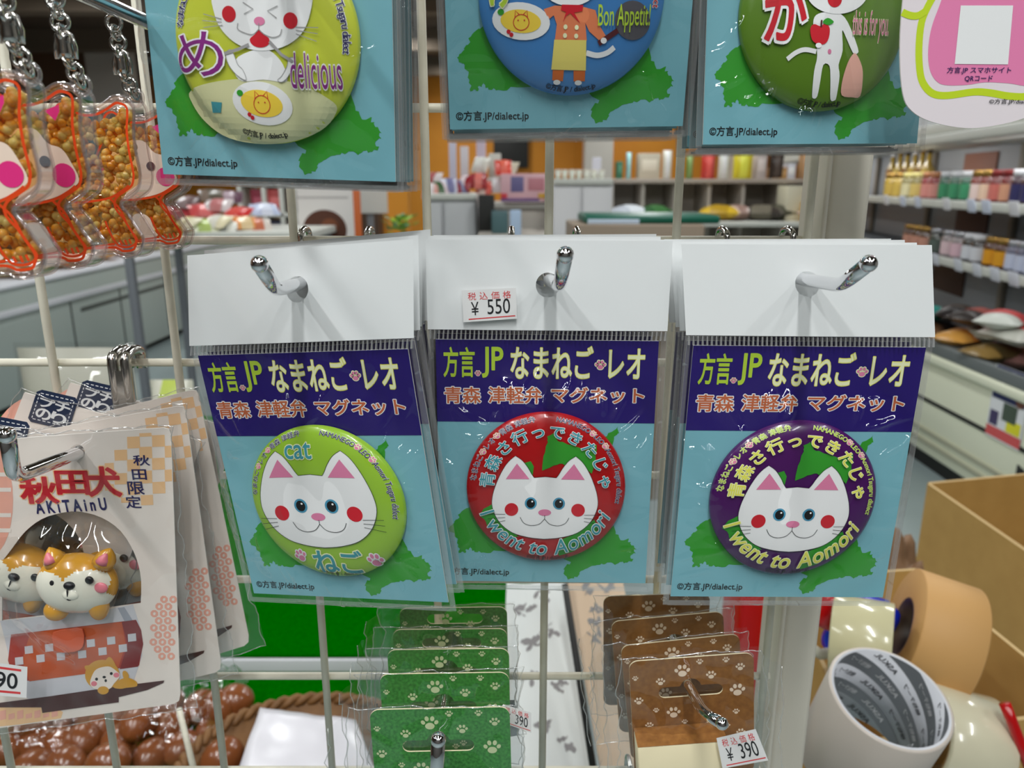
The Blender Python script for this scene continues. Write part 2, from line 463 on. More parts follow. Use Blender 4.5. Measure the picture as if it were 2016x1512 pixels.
def build_card(w, title=True):
    mb = MB()
    def place(u, v, lift=0):
        x, z = w(u, v); return Vector((x, -.00005*lift, z))
    q = [(-CXW, CZ), (CXW, CZ), (CXW, 0), (-CXW, 0)]
    mb.poly(q, lambda u, v: place(u, v, 0), M_BLUE)
    f = [place(*p) for p in q]; bk = [p + Vector((0, .0005, 0)) for p in f]
    mb.add(f + bk, [(0,4,5,1), (1,5,6,2), (2,6,7,3), (3,7,4,0), (4,7,6,5)], M_PAPER_EDGE)
    mb.poly(CMAP, lambda u, v: place(u, v, 1), M_GREEN)
    if title:
        mb.poly([(-CXW, NZ), (CXW, NZ), (CXW, 0), (-CXW, 0)], lambda u, v: place(u, v, 2), M_NAVY)
        P = lambda x, y, l: place(x, y, l+2)
        def bx(x0, y0, x1, y1):
            a, b = tp(x0, y1), tp(x1, y0); return (a[0], a[1], b[0], b[1])
        text(mb, '方言', bx(874, 684, 934, 741), P, M_LIME, None, bold=.020)
        text(mb, 'JP', bx(950, 684, 990, 742), P, M_LIME, None, bold=.022)
        text(mb, 'なまねご', bx(1006, 683, 1168, 744), P, M_CREAM, M_YEL, bold=.010, ow=.022)
        text(mb, 'レオ', bx(1198, 688, 1270, 744), P, M_CREAM, M_YEL, bold=.010, ow=.022)
        paw(mb, *tp(941, 735), .0011, 0, P, M_PINK, M_CREAM)
        paw(mb, *tp(1182, 719), .0019, 0, P, M_PINK, M_CREAM)
        text(mb, '青森', bx(876, 762, 946, 793), P, M_ORANGE, M_GLYPHW, bold=.018, ow=.045)
        text(mb, '津軽弁', bx(962, 762, 1066, 793), P, M_ORANGE, M_GLYPHW, bold=.018, ow=.045)
        text(mb, 'マグネット', bx(1086, 764, 1268, 792), P, M_ORANGE, M_GLYPHW, bold=.018, ow=.045)
    text(mb, '©方言.JP/dialect.jp', (-.0362, -.0902, -.0127, -.0868), place, M_BLACK, None, bold=.012)
    return mb

def dome(rho): return .0052*math.sqrt(max(0.02, 1 - .93*rho**4))
def build_badge(w, base, art, bz=BZ, shift=.09):
    """pressed tin button: rolled rim, printed face; art(mb, place) draws on the unit disc"""
    mb = MB()
    def place(x, y, lift=0, step=0):
        if lift > 0: y += shift*max(0, 1-math.hypot(x, y)**4)
        rho = math.hypot(x, y)
        u, v = w(x*BR + .0004, bz + y*BR)
        return Vector((u, -.0007 - dome(rho) - .00008*lift - .00012*(lift > 0), v))
    n = 96; rings = [0.001, .12, .24, .36, .46, .55, .63, .70, .76, .81, .85, .88, .91, .935, .955, .972, .986, 1.0]
    vs = []; fs = []
    for r in rings:
        for k in range(n):
            a = 2*math.pi*k/n; vs.append(place(r*math.cos(a), r*math.sin(a)))
    for k in range(n):
        a = 2*math.pi*k/n; p = place(1.0*math.cos(a), 1.0*math.sin(a)); vs.append(Vector((p.x, -.0006, p.z)))
    for i in range(len(rings)):
        for k in range(n): fs.append((i*n+k, i*n+(k+1) % n, (i+1)*n+(k+1) % n, (i+1)*n+k))
    mb.add(vs, [f[::-1] for f in fs], base, True)
    art(mb, place)
    return mb
ST = .055
def PO(mb, place, pts, m, lift=1, step=ST): mb.poly(pts, lambda x, y: place(x, y, lift), m, step=step)
def SK(mb, place, pts, wd, m, lift=3): mb.stroke(smooth_loop(pts, 6, False), wd, lambda x, y: place(x, y, lift), m)
def nC(px, py): return ((px-1072)/154, -(py-958)/146)
def cat_face(mb, place, sc=1.0, dx=0., dy=0., lift=3):
    """a plain white cat head"""
    half = [(1070,1060),(1100,1057),(1133,1047),(1158,1026),(1171,998),(1170,973),(1160,944),(1148,921),(1138,908),(1127,899),(1114,908),(1103,922),(1096,934),(1091,941),(1070,939)]
    half = [tuple(q) for q in smooth_loop(half[:10], 4, False)] + [tuple(q) for q in smooth_loop(half[9:14], 3, False)][1:] + [half[14]]
    pts = half + [(2140-x, y) for x, y in half[-2:0:-1]]
    T = lambda x, y: (nC(x, y)[0]*sc + dx, nC(x, y)[1]*sc + dy)
    q = []
    pts2 = [T(*p) for p in pts]
    PO(mb, place, pts2[::-1], M_GLYPHW, lift)
    line = M_BLACK
    mb.stroke(pts2, .0055*sc, lambda x, y: place(x, y, lift+1), line, True)
    for s in (1, -1):
        X = lambda x: x if s > 0 else 2140-x
        tri = [T(X(x), y) for x, y in ((1124,914),(1100,944),(1145,944))]
        PO(mb, place, tri if s < 0 else tri[::-1], M_PINK, lift+1)
        c = T(X(1097), 991)
        PO(mb, place, ell(c[0], c[1], .075*sc, .080*sc), M_EYE, lift+1)
        PO(mb, place, ell(c[0], c[1], .052*sc, .060*sc), M_BLACK, lift+2)
        PO(mb, place, ell(c[0]+.018*sc, c[1]+.026*sc, .012*sc, n=10), M_GLYPHW, lift+3)
        c = T(X(1134), 1003); PO(mb, place, ell(c[0], c[1], .085*sc, .085*sc), M_RED, lift+1)
        SK(mb, place, [T(X(x), y) for x, y in ((1070,1021),(1080,1031),(1096,1034),(1110,1029),(1117,1018))], .006*sc, line, lift+2)
        for y0, y1 in ((1012,1010),(1018,1019),(1024,1029)):
            SK(mb, place, [T(X(1146), y0), T(X(1180), y1)], .005*sc, line, lift+2)
    c = T(1070, 1009); PO(mb, place, ell(c[0], c[1], .08*sc, .044*sc), M_PINK, lift+1)
    SK(mb, place, [T(1070, 1014), T(1070, 1021)], .006*sc, line, lift+2)
def ring_words(mb, place, ink, halo, topink):
    kw = dict(mx=.05)
    ring_text(mb, 'なまねご@レオ@青森 津軽弁', .918, 174, 99, .098, place, ink, halo, .006, .035, squeeze=.9, **kw)
    ring_text(mb, 'NAMANEGO@LEO@Aomori Tsugaru dialect', .918, 83, -12, .098, place, ink, halo, .008, .03, squeeze=.80, **kw)
    ring_text(mb, '©方言.JP / dialect.jp', .955, 256, 288, .07, place, M_BLACK, None, .0, inward=True, **kw)
SMALLMAP = [(1068,853),(1075,850),(1088,868),(1106,862),(1128,878),(1150,885),(1168,872),(1166,900),(1158,930),(1160,990),(1172,1020),(1166,1048),(1140,1072),(1116,1085),(1100,1082),(1108,1064),(1080,1050),(1060,1050),(1020,1056),(1000,1050),(985,1042),(970,1046),(956,1040),(958,1025),(944,1012),(952,1000),(975,990),(985,960),(1010,945),(1030,918),(1044,911),(1048,925),(1066,922),(1072,926),(1088,918),(1100,912),(1090,905),(1070,917),(1066,925),(1067,905),(1074,880)]
def art_went(ink, halo, r_ink, r_halo):
    def art(mb, place):
        big = [(1064,928),(1066,900),(1074,873),(1072,862),(1084,855),(1092,870),(1104,873),(1125,880),(1145,888),(1166,874),(1165,905),(1158,932),(1140,915),(1120,925),(1102,914),(1085,918)]
        PO(mb, place, ragged([nC(*p) for p in big], .008, 3, 3), M_GREEN, 1)
        PO(mb, place, [nC(*p) for p in ((1028,914),(1042,910),(1048,920),(1046,938),(1030,938))], M_GREEN, 1)
        PO(mb, place, ragged([nC(*p) for p in ((943,1013),(952,1000),(972,990),(985,1010),(1000,1040),(1020,1056),(990,1054),(972,1040),(958,1032),(953,1020))], .008, 2, 4), M_GREEN, 1)
        PO(mb, place, ragged([nC(*p) for p in ((1100,1062),(1125,1052),(1152,1034),(1166,1020),(1176,1036),(1160,1062),(1130,1082),(1100,1092),(1095,1078))], .008, 2, 6), M_GREEN, 1)
        cat_face(mb, place, lift=3)
        ring_words(mb, place, r_ink, r_halo, ink)
        ring_text(mb, '青森さ行っできたじゃ', .735, 181, -2, .205, lambda x, y, l=0: place(x, y, l+8), ink, halo, .012, .035, mx=.06)
        ring_text(mb, 'I went to Aomori', .80, 202, 337, .262, lambda x, y, l=0: place(x, y, l+8), ink, halo, .004, .032, inward=True, mx=.06, shear=.18)
    return art
def art_cat(mb, place):
    cat_face(mb, place, 1.16, -.05, .20)
    ring_words(mb, place, M_NAVYINK, M_GLYPHW, M_TEAL)
    text(mb, 'cat', (-.36, .55, -.01, .77), place, M_TEAL, M_CREAM, .01, .03, mx=.06)
    text(mb, 'ねご', (-.27, -.93, .38, -.64), place, M_TEAL, M_CREAM, .02, .04, mx=.06)
    paw(mb, -.44, -.72, .085, 12, place, M_PINK, M_GLYPHW); paw(mb, .54, -.75, .095, 0, place, M_PINK, M_GLYPHW)
def nB(k):
    """point of the photo -> unit disc of the domed button of pack k"""
    M = frame(k); n = M.to_3x3() @ Vector((0, 1, 0)); Mi = M.inverted()
    def T(px, py):
        h = .0058
        for _ in range(3):
            q = Mi @ onP(px, py, M.translation - n*h, n); x, y = (q.x-.0004)/BR, (q.z-BZ)/BR; h = .0007 + dome(min(1, math.hypot(x, y)))
        return x, y
    return T
def omelette(mb, place, T, x, y, rx, ry, rot, lift=2):
    k = 1/182
    c = T(x, y)
    PO(mb, place, ell(c[0], c[1], rx*k, ry*k, rot=rot), M_GLYPHW, lift)
    PO(mb, place, ell(c[0]-.005, c[1], rx*.70*k, ry*.62*k, rot=rot), M_OMELET, lift+1)
    # a little ketchup face with two ears
    a, b = rx*.27*k, ry*.42*k
    mb.stroke(ell(c[0], c[1]-.01, a, b, 20), .008, lambda u, v: place(u, v, lift+2), M_RED, True)
    for s in (-1, 1):
        mb.stroke([(c[0]+s*a*.8, c[1]+b*.5), (c[0]+s*a*.75, c[1]+b*1.35), (c[0]+s*a*.25, c[1]+b*.85)], .008, lambda u, v: place(u, v, lift+2), M_RED)
        PO(mb, place, ell(c[0]+s*a*.4, c[1]+.01, .008, n=8), M_RED, lift+2)
    q = T(x-rx*.72, y-ry*.55); PO(mb, place, ell(q[0], q[1], .035, .03, n=12), M_GREEN, lift+2)
    q = T(x+rx*.62, y+ry*.60)
    for dx, dy in ((0, 0), (.03, -.03)): PO(mb, place, ell(q[0]+dx-.75*rx*k*1.4, q[1]+dy, .022, n=10), M_RED, lift+2)
M_OMELET = mat('omelette_ink', S(236, 204, 70, K), .4)
M_TABLE = mat('table_ink', S(216, 216, 168, K), .3, coat=.3)
M_GREYINK = mat('grey_ink', S(150, 148, 148, K), .4)
M_AORANGE = mat('jacket_ink', S(226, 130, 88, K), .35)
M_APRON = mat('apron_ink', S(226, 210, 112, K), .35)
M_TROUSER = mat('trouser_ink', S(208, 104, 40, K), .35)
M_PAN = mat('pan_ink', S(86, 84, 90, K), .35)
M_BROWNINK = mat('brown_ink', S(84, 34, 40, K), .35)
M_BAGINK = mat('bag_ink', S(226, 172, 156, K), .35)
def art_eat(mb, place):
    T = nB('UL')
    PO(mb, place, [T(*p) for p in smooth_loop([(374,178),(430,160),(520,154),(590,166),(640,190),(664,214),(640,250),(590,275),(520,284),(450,272),(405,242),(378,205)], 4)][::-1], M_TABLE, 1)
    PO(mb, place, [T(*p) for p in smooth_loop([(420,-20),(424,30),(440,62),(470,88),(512,100),(560,92),(595,66),(612,25),(612,-20),(560,-60),(470,-60)], 4)][::-1], M_GLYPHW, 3)   # head
    PO(mb, place, [T(*p) for p in smooth_loop([(470,112),(520,96),(552,118),(566,150),(560,162),(520,157),(478,160),(462,140)], 4)][::-1], M_GLYPHW, 2)
    for q in ([(486,158),(468,148),(452,128),(446,106),(456,98),(463,110),(470,128),(480,138)], [(548,158),(556,150),(566,132),(570,116),(580,114),(580,128),(568,152),(556,162)]):
        PO(mb, place, [T(*p) for p in smooth_loop(q, 3)], M_GLYPHW, 4)
        mb.stroke([T(*p) for p in smooth_loop(q, 3)], .006, lambda x, y: place(x, y, 5), M_GREYINK, True)
    for q in ((452, 28), (573, 41)):
        c = T(*q); PO(mb, place, ell(c[0], c[1], .075), M_RED, 4)
    c = T(512, 42); PO(mb, place, ell(c[0], c[1], .058, .040), M_PINK, 4)
    PO(mb, place, [T(*p) for p in smooth_loop([(511,58),(520,68),(531,76),(530,88),(516,94),(500,90),(493,78),(503,68)], 3)], M_RED, 4)
    SK(mb, place, [T(511, 46), T(511, 58)], .009, M_GREYINK, 5)
    for s in ([(511,58),(500,68),(486,66),(470,58),(470,46)], [(511,58),(522,68),(538,74),(552,70),(556,58)]): SK(mb, place, [T(*p) for p in s], .009, M_GREYINK, 5)
    for s in ([(480,5),(500,18),(482,28)], [(548,12),(528,22),(546,36)]): mb.stroke([T(*p) for p in s], .010, lambda x, y: place(x, y, 5), M_GREYINK)
    for s in ([(402,28),(438,38)], [(400,41),(438,44)], [(402,55),(440,50)], [(583,54),(628,55)], [(584,60),(627,67)], [(584,67),(625,82)]): mb.stroke([T(*p) for p in s], .008, lambda x, y: place(x, y, 5), M_GREYINK)
    for s in ([(440,107),(470,98),(492,88)], [(578,122),(556,108),(532,82)]): mb.stroke([T(*p) for p in s], .03, lambda x, y: place(x, y, 6), M_GREYINK)
    PO(mb, place, [T(*p) for p in ((417,200),(438,202),(436,222),(420,222))], M_TEAL, 3)
    omelette(mb, place, T, 517, 204, 60, 38, -8, 3)
    b = lambda x0, y0, x1, y1: (*T(x0, y1), *T(x1, y0))
    text(mb, 'め', b(360, 62, 438, 152), lambda x, y, l: place(x, y, l+6), M_PURINK, M_GLYPHW, .0, .03, mx=.06)
    text(mb, 'delicious', b(576, 106, 672, 175), lambda x, y, l: place(x, y, l+6), M_PURINK, M_GLYPHW, .0, .03, mx=.06)
    ring_text(mb, 'NAMANEGO@LEO@Aomori Tsugaru dialect', .905, 88, -8, .105, place, M_NAVYINK, M_GLYPHW, .01, .05, squeeze=.92, mx=.05)
    ring_text(mb, 'なまねご@レオ@青森 津軽弁', .905, 172, 105, .105, place, M_NAVYINK, M_GLYPHW, .015, .05, mx=.05)
    ring_text(mb, '©方言.JP / dialect.jp', .92, 252, 283, .075, place, M_BLACK, None, .01, inward=True, mx=.05)
def art_chef(mb, place):
    T = nB('UM')
    g = lambda pts, m, l=2, sm=False: PO(mb, place, [T(*p) for p in (smooth_loop(pts, 3) if sm else pts)], m, l)
    g(ell(1122, -30, 56, 42), M_GLYPHW, 3)
    g([(1092,11),(1150,14),(1172,20),(1180,50),(1192,70),(1182,82),(1160,62),(1152,45),(1155,80),(1092,80),(1096,48),(1090,30),(1080,38),(1070,18)], M_AORANGE, 2)
    g([(1106,9),(1148,10),(1146,22),(1130,25),(1142,46),(1128,32),(1122,26),(1114,32),(1108,44),(1114,24),(1104,20)], M_RED, 4)
    g([(1091,78),(1154,79),(1153,139),(1085,137)], M_APRON, 3)
    g([(1088,138),(1110,138),(1108,160),(1087,158)], M_TROUSER, 2); g([(1129,139),(1152,139),(1151,160),(1129,160)], M_TROUSER, 2)
    g(ell(1096, 162, 7, 5), M_GLYPHW, 3); g(ell(1138, 163, 7, 5), M_GLYPHW, 3); g(ell(1188, 80, 6, 6), M_GLYPHW, 5)
    for x, y in ((1113,53),(1135,54),(1112,70),(1134,71)): g(ell(x, y, 4, 5, 12), M_CREAM, 4)
    g(ell(1245, 40, 35, 39), M_PAN, 2); mb.stroke([T(1178, 86), T(1216, 60)], .055, lambda x, y: place(x, y, 3), M_BROWNINK)
    SK(mb, place, [T(*p) for p in ((1154,104),(1175,109),(1195,104),(1209,93))], .055, M_GLYPHW, 2)
    omelette(mb, place, T, 1026, 42, 56, 33, -6, 2)
    b = lambda x0, y0, x1, y1: (*T(x0, y1), *T(x1, y0))
    text(mb, 'Bon Appetit!', b(1176, 8, 1281, 64), lambda x, y, l: place(x, y, l+5), M_LIME, None, .005, mx=.06)
    text(mb, 'け', b(964, -60, 1010, 14), lambda x, y, l: place(x, y, l+5), M_LIME, M_CREAM, .02, .03, mx=.06)
    ring_text(mb, 'Aomori Tsugaru dialect', .905, 55, -8, .105, place, M_RED, M_GLYPHW, .01, .05, squeeze=.92, mx=.05)
    ring_text(mb, '©方言.JP / dialect.jp', .93, 253, 287, .075, place, M_BLACK, None, .01, inward=True, mx=.05)
def art_apple(mb, place):
    T = nB('UR')
    g = lambda pts, m, l=2, sm=True: PO(mb, place, [T(*p) for p in (smooth_loop(pts, 3) if sm else pts)], m, l)
    g(ell(1647, -20, 62, 48), M_GLYPHW, 3); g(ell(1642, -1, 14, 16), M_RED, 4)
    g([(1606,30),(1625,24),(1650,26),(1668,44),(1688,95),(1686,106),(1678,104),(1662,68),(1657,62),(1658,100),(1650,128),(1652,150),(1646,190),(1642,198),(1634,196),(1634,160),(1632,130),(1620,128),(1614,160),(1608,190),(1600,194),(1598,184),(1602,140),(1608,110),(1604,70),(1600,45)], M_GLYPHW, 2)
    SK(mb, place, [T(*p) for p in ((1606,102),(1584,98),(1566,104),(1549,117))], .05, M_GLYPHW, 2)
    g([(1594,56),(1602,48),(1613,52),(1624,47),(1632,56),(1630,76),(1622,87),(1608,87),(1597,78)], M_RED, 4); mb.stroke([T(1615, 54), T(1616, 40)], .02, lambda x, y: place(x, y, 5), M_BROWNINK)
    g([(1618,44),(1628,36),(1640,44),(1628,50)], M_GREEN, 5); g(ell(1610, 90, 6, 5), M_GLYPHW, 5); g(ell(1632, 102, 3.5, 5), M_PINK, 3)
    g([(1684,106),(1696,132),(1697,160),(1692,190),(1676,192),(1656,188),(1656,165),(1664,134),(1674,112)], M_BAGINK, 3)
    b = lambda x0, y0, x1, y1: (*T(x0, y1), *T(x1, y0))
    text(mb, 'が', b(1502, -34, 1590, 80), lambda x, y, l: place(x, y, l+5), M_RED, M_GLYPHW, .02, .05, mx=.06)
    text(mb, 'this is for you.', b(1674, 24, 1750, 84), lambda x, y, l: place(x, y, l+5), M_PINK, M_CREAM, .0, .02, mx=.06)
    ring_text(mb, '©方言.JP / dialect.jp', .935, 252, 284, .08, place, M_BLACK, None, .01, inward=True, mx=.05)

def build_film(w, seed, bz=BZ, top=HZ1+.0006):
    mb = MB(); nx, ny = 96, 116; rnd = Vector((seed*3.1, seed*1.7, 0)); vs = []; fs = []
    rr = random.Random(seed*7); segs = []
    for _ in range(46):                 # creases: most run off the button's rim or across a corner
        an = rr.uniform(0, 6.283); r0 = BR*rr.uniform(.85, 1.25); c0 = Vector((r0*math.cos(an), bz + r0*math.sin(an)))
        d0 = an + rr.uniform(-1.1, 1.1); L = rr.uniform(.006, .022); bend = rr.uniform(-25, 25); segs.append((c0, Vector((math.cos(d0), math.sin(d0))), L, bend, rr.uniform(.0006, .0015), rr.uniform(.0006, .0011)))
    x0, x1, y0, y1 = -.0402, .0402, CZ-.0026, top
    for j in range(ny+1):
        for i in range(nx+1):
            u = x0+(x1-x0)*i/nx; v = y0+(y1-y0)*j/ny
            rho = math.hypot(u, v-bz)/BR
            s = max(0., min(1., (1.75-rho)/.8)); s = s*s*(3-2*s)
            ed = min(1, (x1-abs(u))/.003, (v-y0)/.003 if v-y0 > 0 else 0)
            p = Vector((u*60, v*34, 0)) + rnd
            wr = mnoise.noise(p)*.0009 + mnoise.noise(p*2.7)*.0004
            ang = math.atan2(v-bz, u)
            wr += .0005*math.sin(ang*13+seed)*max(0, 1-abs(rho-1.35)/.45)
            for c0, dd, L, bend, hh, ww in segs:
                rx, ry = u-c0.x, v-c0.y; al = rx*dd.x + ry*dd.y
                if al < 0 or al > L: continue
                pe = -rx*dd.y + ry*dd.x - bend*al*(L-al)
                if abs(pe) < 3*ww: wr += hh*math.exp(-(pe/ww)**2)*math.sin(math.pi*al/L)
            d = .0009 + .0054*s + max(-.0004, wr)*ed*(1 if rho > 1.02 else .5)
            x, z = w(u, v); vs.append(Vector((x, -d if ed > 0 else -.0004, z)))
    for j in range(ny):
        for i in range(nx): a = j*(nx+1)+i; fs.append((a, a+1, a+nx+2, a+nx+1))
    mb.add(vs, fs, M_FILM, True)
    def strip(u0, v0, u1, v1, y=-.0006):
        q = [w(u0, v0), w(u1, v0), w(u1, v1), w(u0, v1)]
        mb.add([Vector((a, y, b)) for a, b in q], [(0, 1, 2, 3)], M_SEAM)
    strip(CXW+.0006, CZ-.003, HX+.0002, top); strip(-HX-.0002, CZ-.003, -CXW-.0006, top); strip(-CXW-.001, CZ-.0032, CXW+.001, CZ-.0012)
    q = [w(x0, y0), w(x1, y0), w(x1, y1), w(x0, y1)]
    mb.add([Vector((a, .0011, b)) for a, b in q], [(0, 1, 2, 3)], M_FILM)
    return mb
def build_header(w, hole):
    mb = MB(); mb.poly([(-HX, HZ1), (HX, HZ1), (HX, HZ0), (-HX, HZ0)], lambda u, v: Vector((w(u, v)[0], -.0012 - .0005*math.cos(u*38), w(u, v)[1])), M_WHITE, step=.006, hole=ell(hole[0], hole[1], .0040, .0042, 24), smooth=True)
    return mb
def build_ribs(w):
    mb = MB(); n = 54
    for i in range(n):
        u = -HX + 2*HX*(i+.5)/n
        a, b, c, d = w(u-.00032, .0004), w(u+.00032, .0004), w(u+.00042, HZ1-.0003), w(u-.00002, HZ1-.0003)
        vs = [Vector((p[0], y, p[1])) for y in (-.0016, -.0010) for p in (a, b, c, d)]
        mb.add(vs, [(0,1,2,3), (0,4,5,1), (1,5,6,2), (2,6,7,3), (3,7,4,0)], M_RIB)
    return mb
M_RIB = film('seal_rib', .30, .5, .15, 0, 0, haze=.22)

def magnet_pack(k, base, art, label, hole, seed, title=True, header=True):
    w = warp_of(k)
    l, r = POSE[k]
    t = thing('magnet_pack', label, 'fridge magnet', Vector(l)+Vector((0, 0, H)), [math.radians(a) for a in r], 'bagged button magnets on the wire panel')
    build_card(w, title).obj('backing_card', t)
    build_badge(w, base, art, shift=.09 if header and k in 'CLR' else 0.).obj('button_magnet', t)
    bg = build_film(w, seed).obj('clear_bag', t)
    if header:
        hd = build_header(w, hole).obj('header_card', t); hd['label'] = 'blank white header card with a round hang hole'
        build_ribs(w).obj('heat_seal', bg)
    return t
def stack(t, n, pitch, jit, where, seed, drop=0.):
    rnd = random.Random(seed)
    for i in range(1, n):
        c = copy_tree(t)
        c.location = t.location + Vector((rnd.uniform(-.0006, .0006), pitch*i, drop*i))
        e = t.rotation_euler; c.rotation_euler = (e.x+rnd.uniform(-jit, jit)*.5, e.y+rnd.uniform(-jit, jit), e.z*(1-i/n*.7))
        c['label'] = f'bagged button magnet hung {ORD[i]} from the front {where}'
HOLE = {k: None for k in POSE}
def hole_of(k, px, py):
    u, v = local(k, px, py); w = warp_of(k)
    a, b = 0., .019
    for _ in range(30):
        x, z = w(a, b); a += (u-x)*.7; b += (v-z)*.7
    return a, b
pC = magnet_pack('C', M_DRED, art_went(M_TEAL, M_GLYPHW, M_NAVYINK, M_GLYPHW), 'bagged red button magnet with white cat face, front of the middle hook', hole_of('C', 1078, 560), 1)
pL = magnet_pack('L', M_BLIME, art_cat, 'bagged lime green button magnet with white cat face, front of the left hook', hole_of('L', 590, 568), 2)
pR = magnet_pack('R', M_PURPLE, art_went(M_YEL, M_CREAM, M_LIME, M_CREAM), 'bagged purple button magnet with white cat face, front of the right hook', hole_of('R', 1586, 558), 3)
pUL = magnet_pack('UL', M_BYEL, art_eat, 'bagged yellow button magnet with a cat eating at a table, top left', (0, .02), 4)
pUM = magnet_pack('UM', M_BBLUE, art_chef, 'bagged blue button magnet with a figure in a cook\'s apron, top middle', (0, .02), 5)
pUR = magnet_pack('UR', M_BGREEN, art_apple, 'bagged green button magnet with a red apple, top right', (0, .02), 6)
stack(pC, 4, .0095, .012, 'on the middle hook behind the red magnet', 1)
stack(pL, 5, .0095, .015, 'on the left hook behind the lime magnet', 2)
stack(pR, 4, .0085, .012, 'on the right hook behind the purple magnet', 3)
stack(pUL, 5, .0095, .008, 'behind the yellow magnet at top left', 4)
stack(pUM, 4, .0095, .008, 'behind the blue magnet at top middle', 5)
stack(pUR, 4, .0085, .008, 'behind the green magnet at top right', 6)

# the printed price sticker on the middle header
def price_sticker(parent, M, corners, digits, name='price_sticker', upper=True, lines=False):
    """corners: four 3D points (top left, top right, bottom right, bottom left) in the parent's frame"""
    TL, TR, BRr, BL = corners; n = (TR-TL).cross(BL-TL).normalized()
    mb = MB()
    if n.y > 0: n = -n
    def place(x, y, lift=0): return TL.lerp(TR, x).lerp(BL.lerp(BRr, x), 1-y) + n*(.00004*lift + .0003)
    mb.poly([(0, 0), (1, 0), (1, 1), (0, 1)], lambda x, y: place(x, y), M_STICK)
    if upper:
        for i, ch in enumerate('税込価格'): text(mb, ch, (.11+i*.215, .68, .26+i*.215, .92), place, M_STRED, None, .0)
    if lines:
        for y in (.86, .14): mb.stroke([(.0, y), (.86, y)], .07, lambda x, z: place(x, z, 1), M_STRED)
        text(mb, digits, (.02, .26, .78, .74), place, M_STINK, None, .01)
    else:
        text(mb, '¥', (.16, .20, .30, .62), place, M_STINK, None, .0)
        text(mb, digits, (.46, .20, .88, .68), place, M_STINK, None, .0)
        mb.stroke([(.10, .08), (.97, .10)], .035, lambda x, z: place(x, z, 1), M_STRED)
    o = mb.obj(name, parent); return o
M_STICK = mat('sticker_paper', S(222, 221, 220, K), .5)
M_STRED = mat('sticker_red', S(208, 60, 64, K), .5)
M_STINK = mat('sticker_ink', S(32, 32, 36), .5)
def onframe(k, px, py, lift=.003):
    x, z = local(k, px, py); return Vector((x, -lift, z))
price_sticker([c for c in pC.children if c.name.startswith('header_card')][0], None, [onframe('C', *p) for p in ((910, 569), (1016, 564), (1018, 624), (914, 631))], '550')['label'] = 'white price sticker printed 550 yen'

# ================================================================== wire panel, post, hooks
def wire_panel():
    t = thing('wire_grid_panel', 'off-white wire grid panel carrying all the hooks', 'display grid', (0, D_GRID, 0))
    r = .00172
    zb, zt = onY(1000, 1339, D_GRID).z - 2*.0503, onY(1000, 211, D_GRID).z + 6*.0503
    xs = [onY(p, 474, D_GRID).x for p in (66, 322, 579, 842, 1080, 1331)]
    xs = [xs[0]-.0505, *xs, xs[-1]+.0515]
    for x in xs:
        mb = MB(); mb.tube([(x, 0, zb), (x, 0, zt)], r, M_WIRE, 10); mb.obj('vertical_wire', t)
    zs = [onY(1000, y, D_GRID).z for y in (211, 474, 717)]
    z5 = onY(1000, 1339, D_GRID).z
    zs += [zs[2]+(z5-zs[2])/3, zs[2]+(z5-zs[2])*2/3, z5, z5-.0522, zs[0]+.0503, zs[0]+.1006]
    for z in zs:
        mb = MB(); mb.tube([(xs[0]-.02, 2*r*.9, z), (xs[-1]+.0035, 2*r*.9, z)], r, M_WIRE, 10); mb.obj('horizontal_wire', t)
    return t
wire_panel()
def post():
    x0 = onY(1626, 474, .32).x; x1 = onY(1713, 474, .32).x; xf = onY(1610, 474, .32).x
    m = mat('post_paint', S(222, 216, 202, 1.08), .38, spec=.5, noise=(14, .6, S(208, 202, 188, 1.08)))
    t = thing('display_post', 'grey beige painted steel post at the right end of the wire panel', 'post', ((x0+x1)/2, .335, 0))
    c = (x0+x1)/2
    mb = MB(); mb.rbox((x0-c, -.012, 0), (x1-c, .020, 2.3), m, .003); mb.obj('upright', t)
    mb = MB(); mb.rbox((xf-c, -.017, 0), (x0-c-.0009, -.006, 2.3), m, .0012); mb.obj('side_rail', t)
    mb = MB()
    for i in range(30): mb.box((x1-c-.0002, .000, .3+i*.06), (x1-c+.0003, .004, .325+i*.06), M_BLACK)
    mb.obj('slot_row', t)
post()
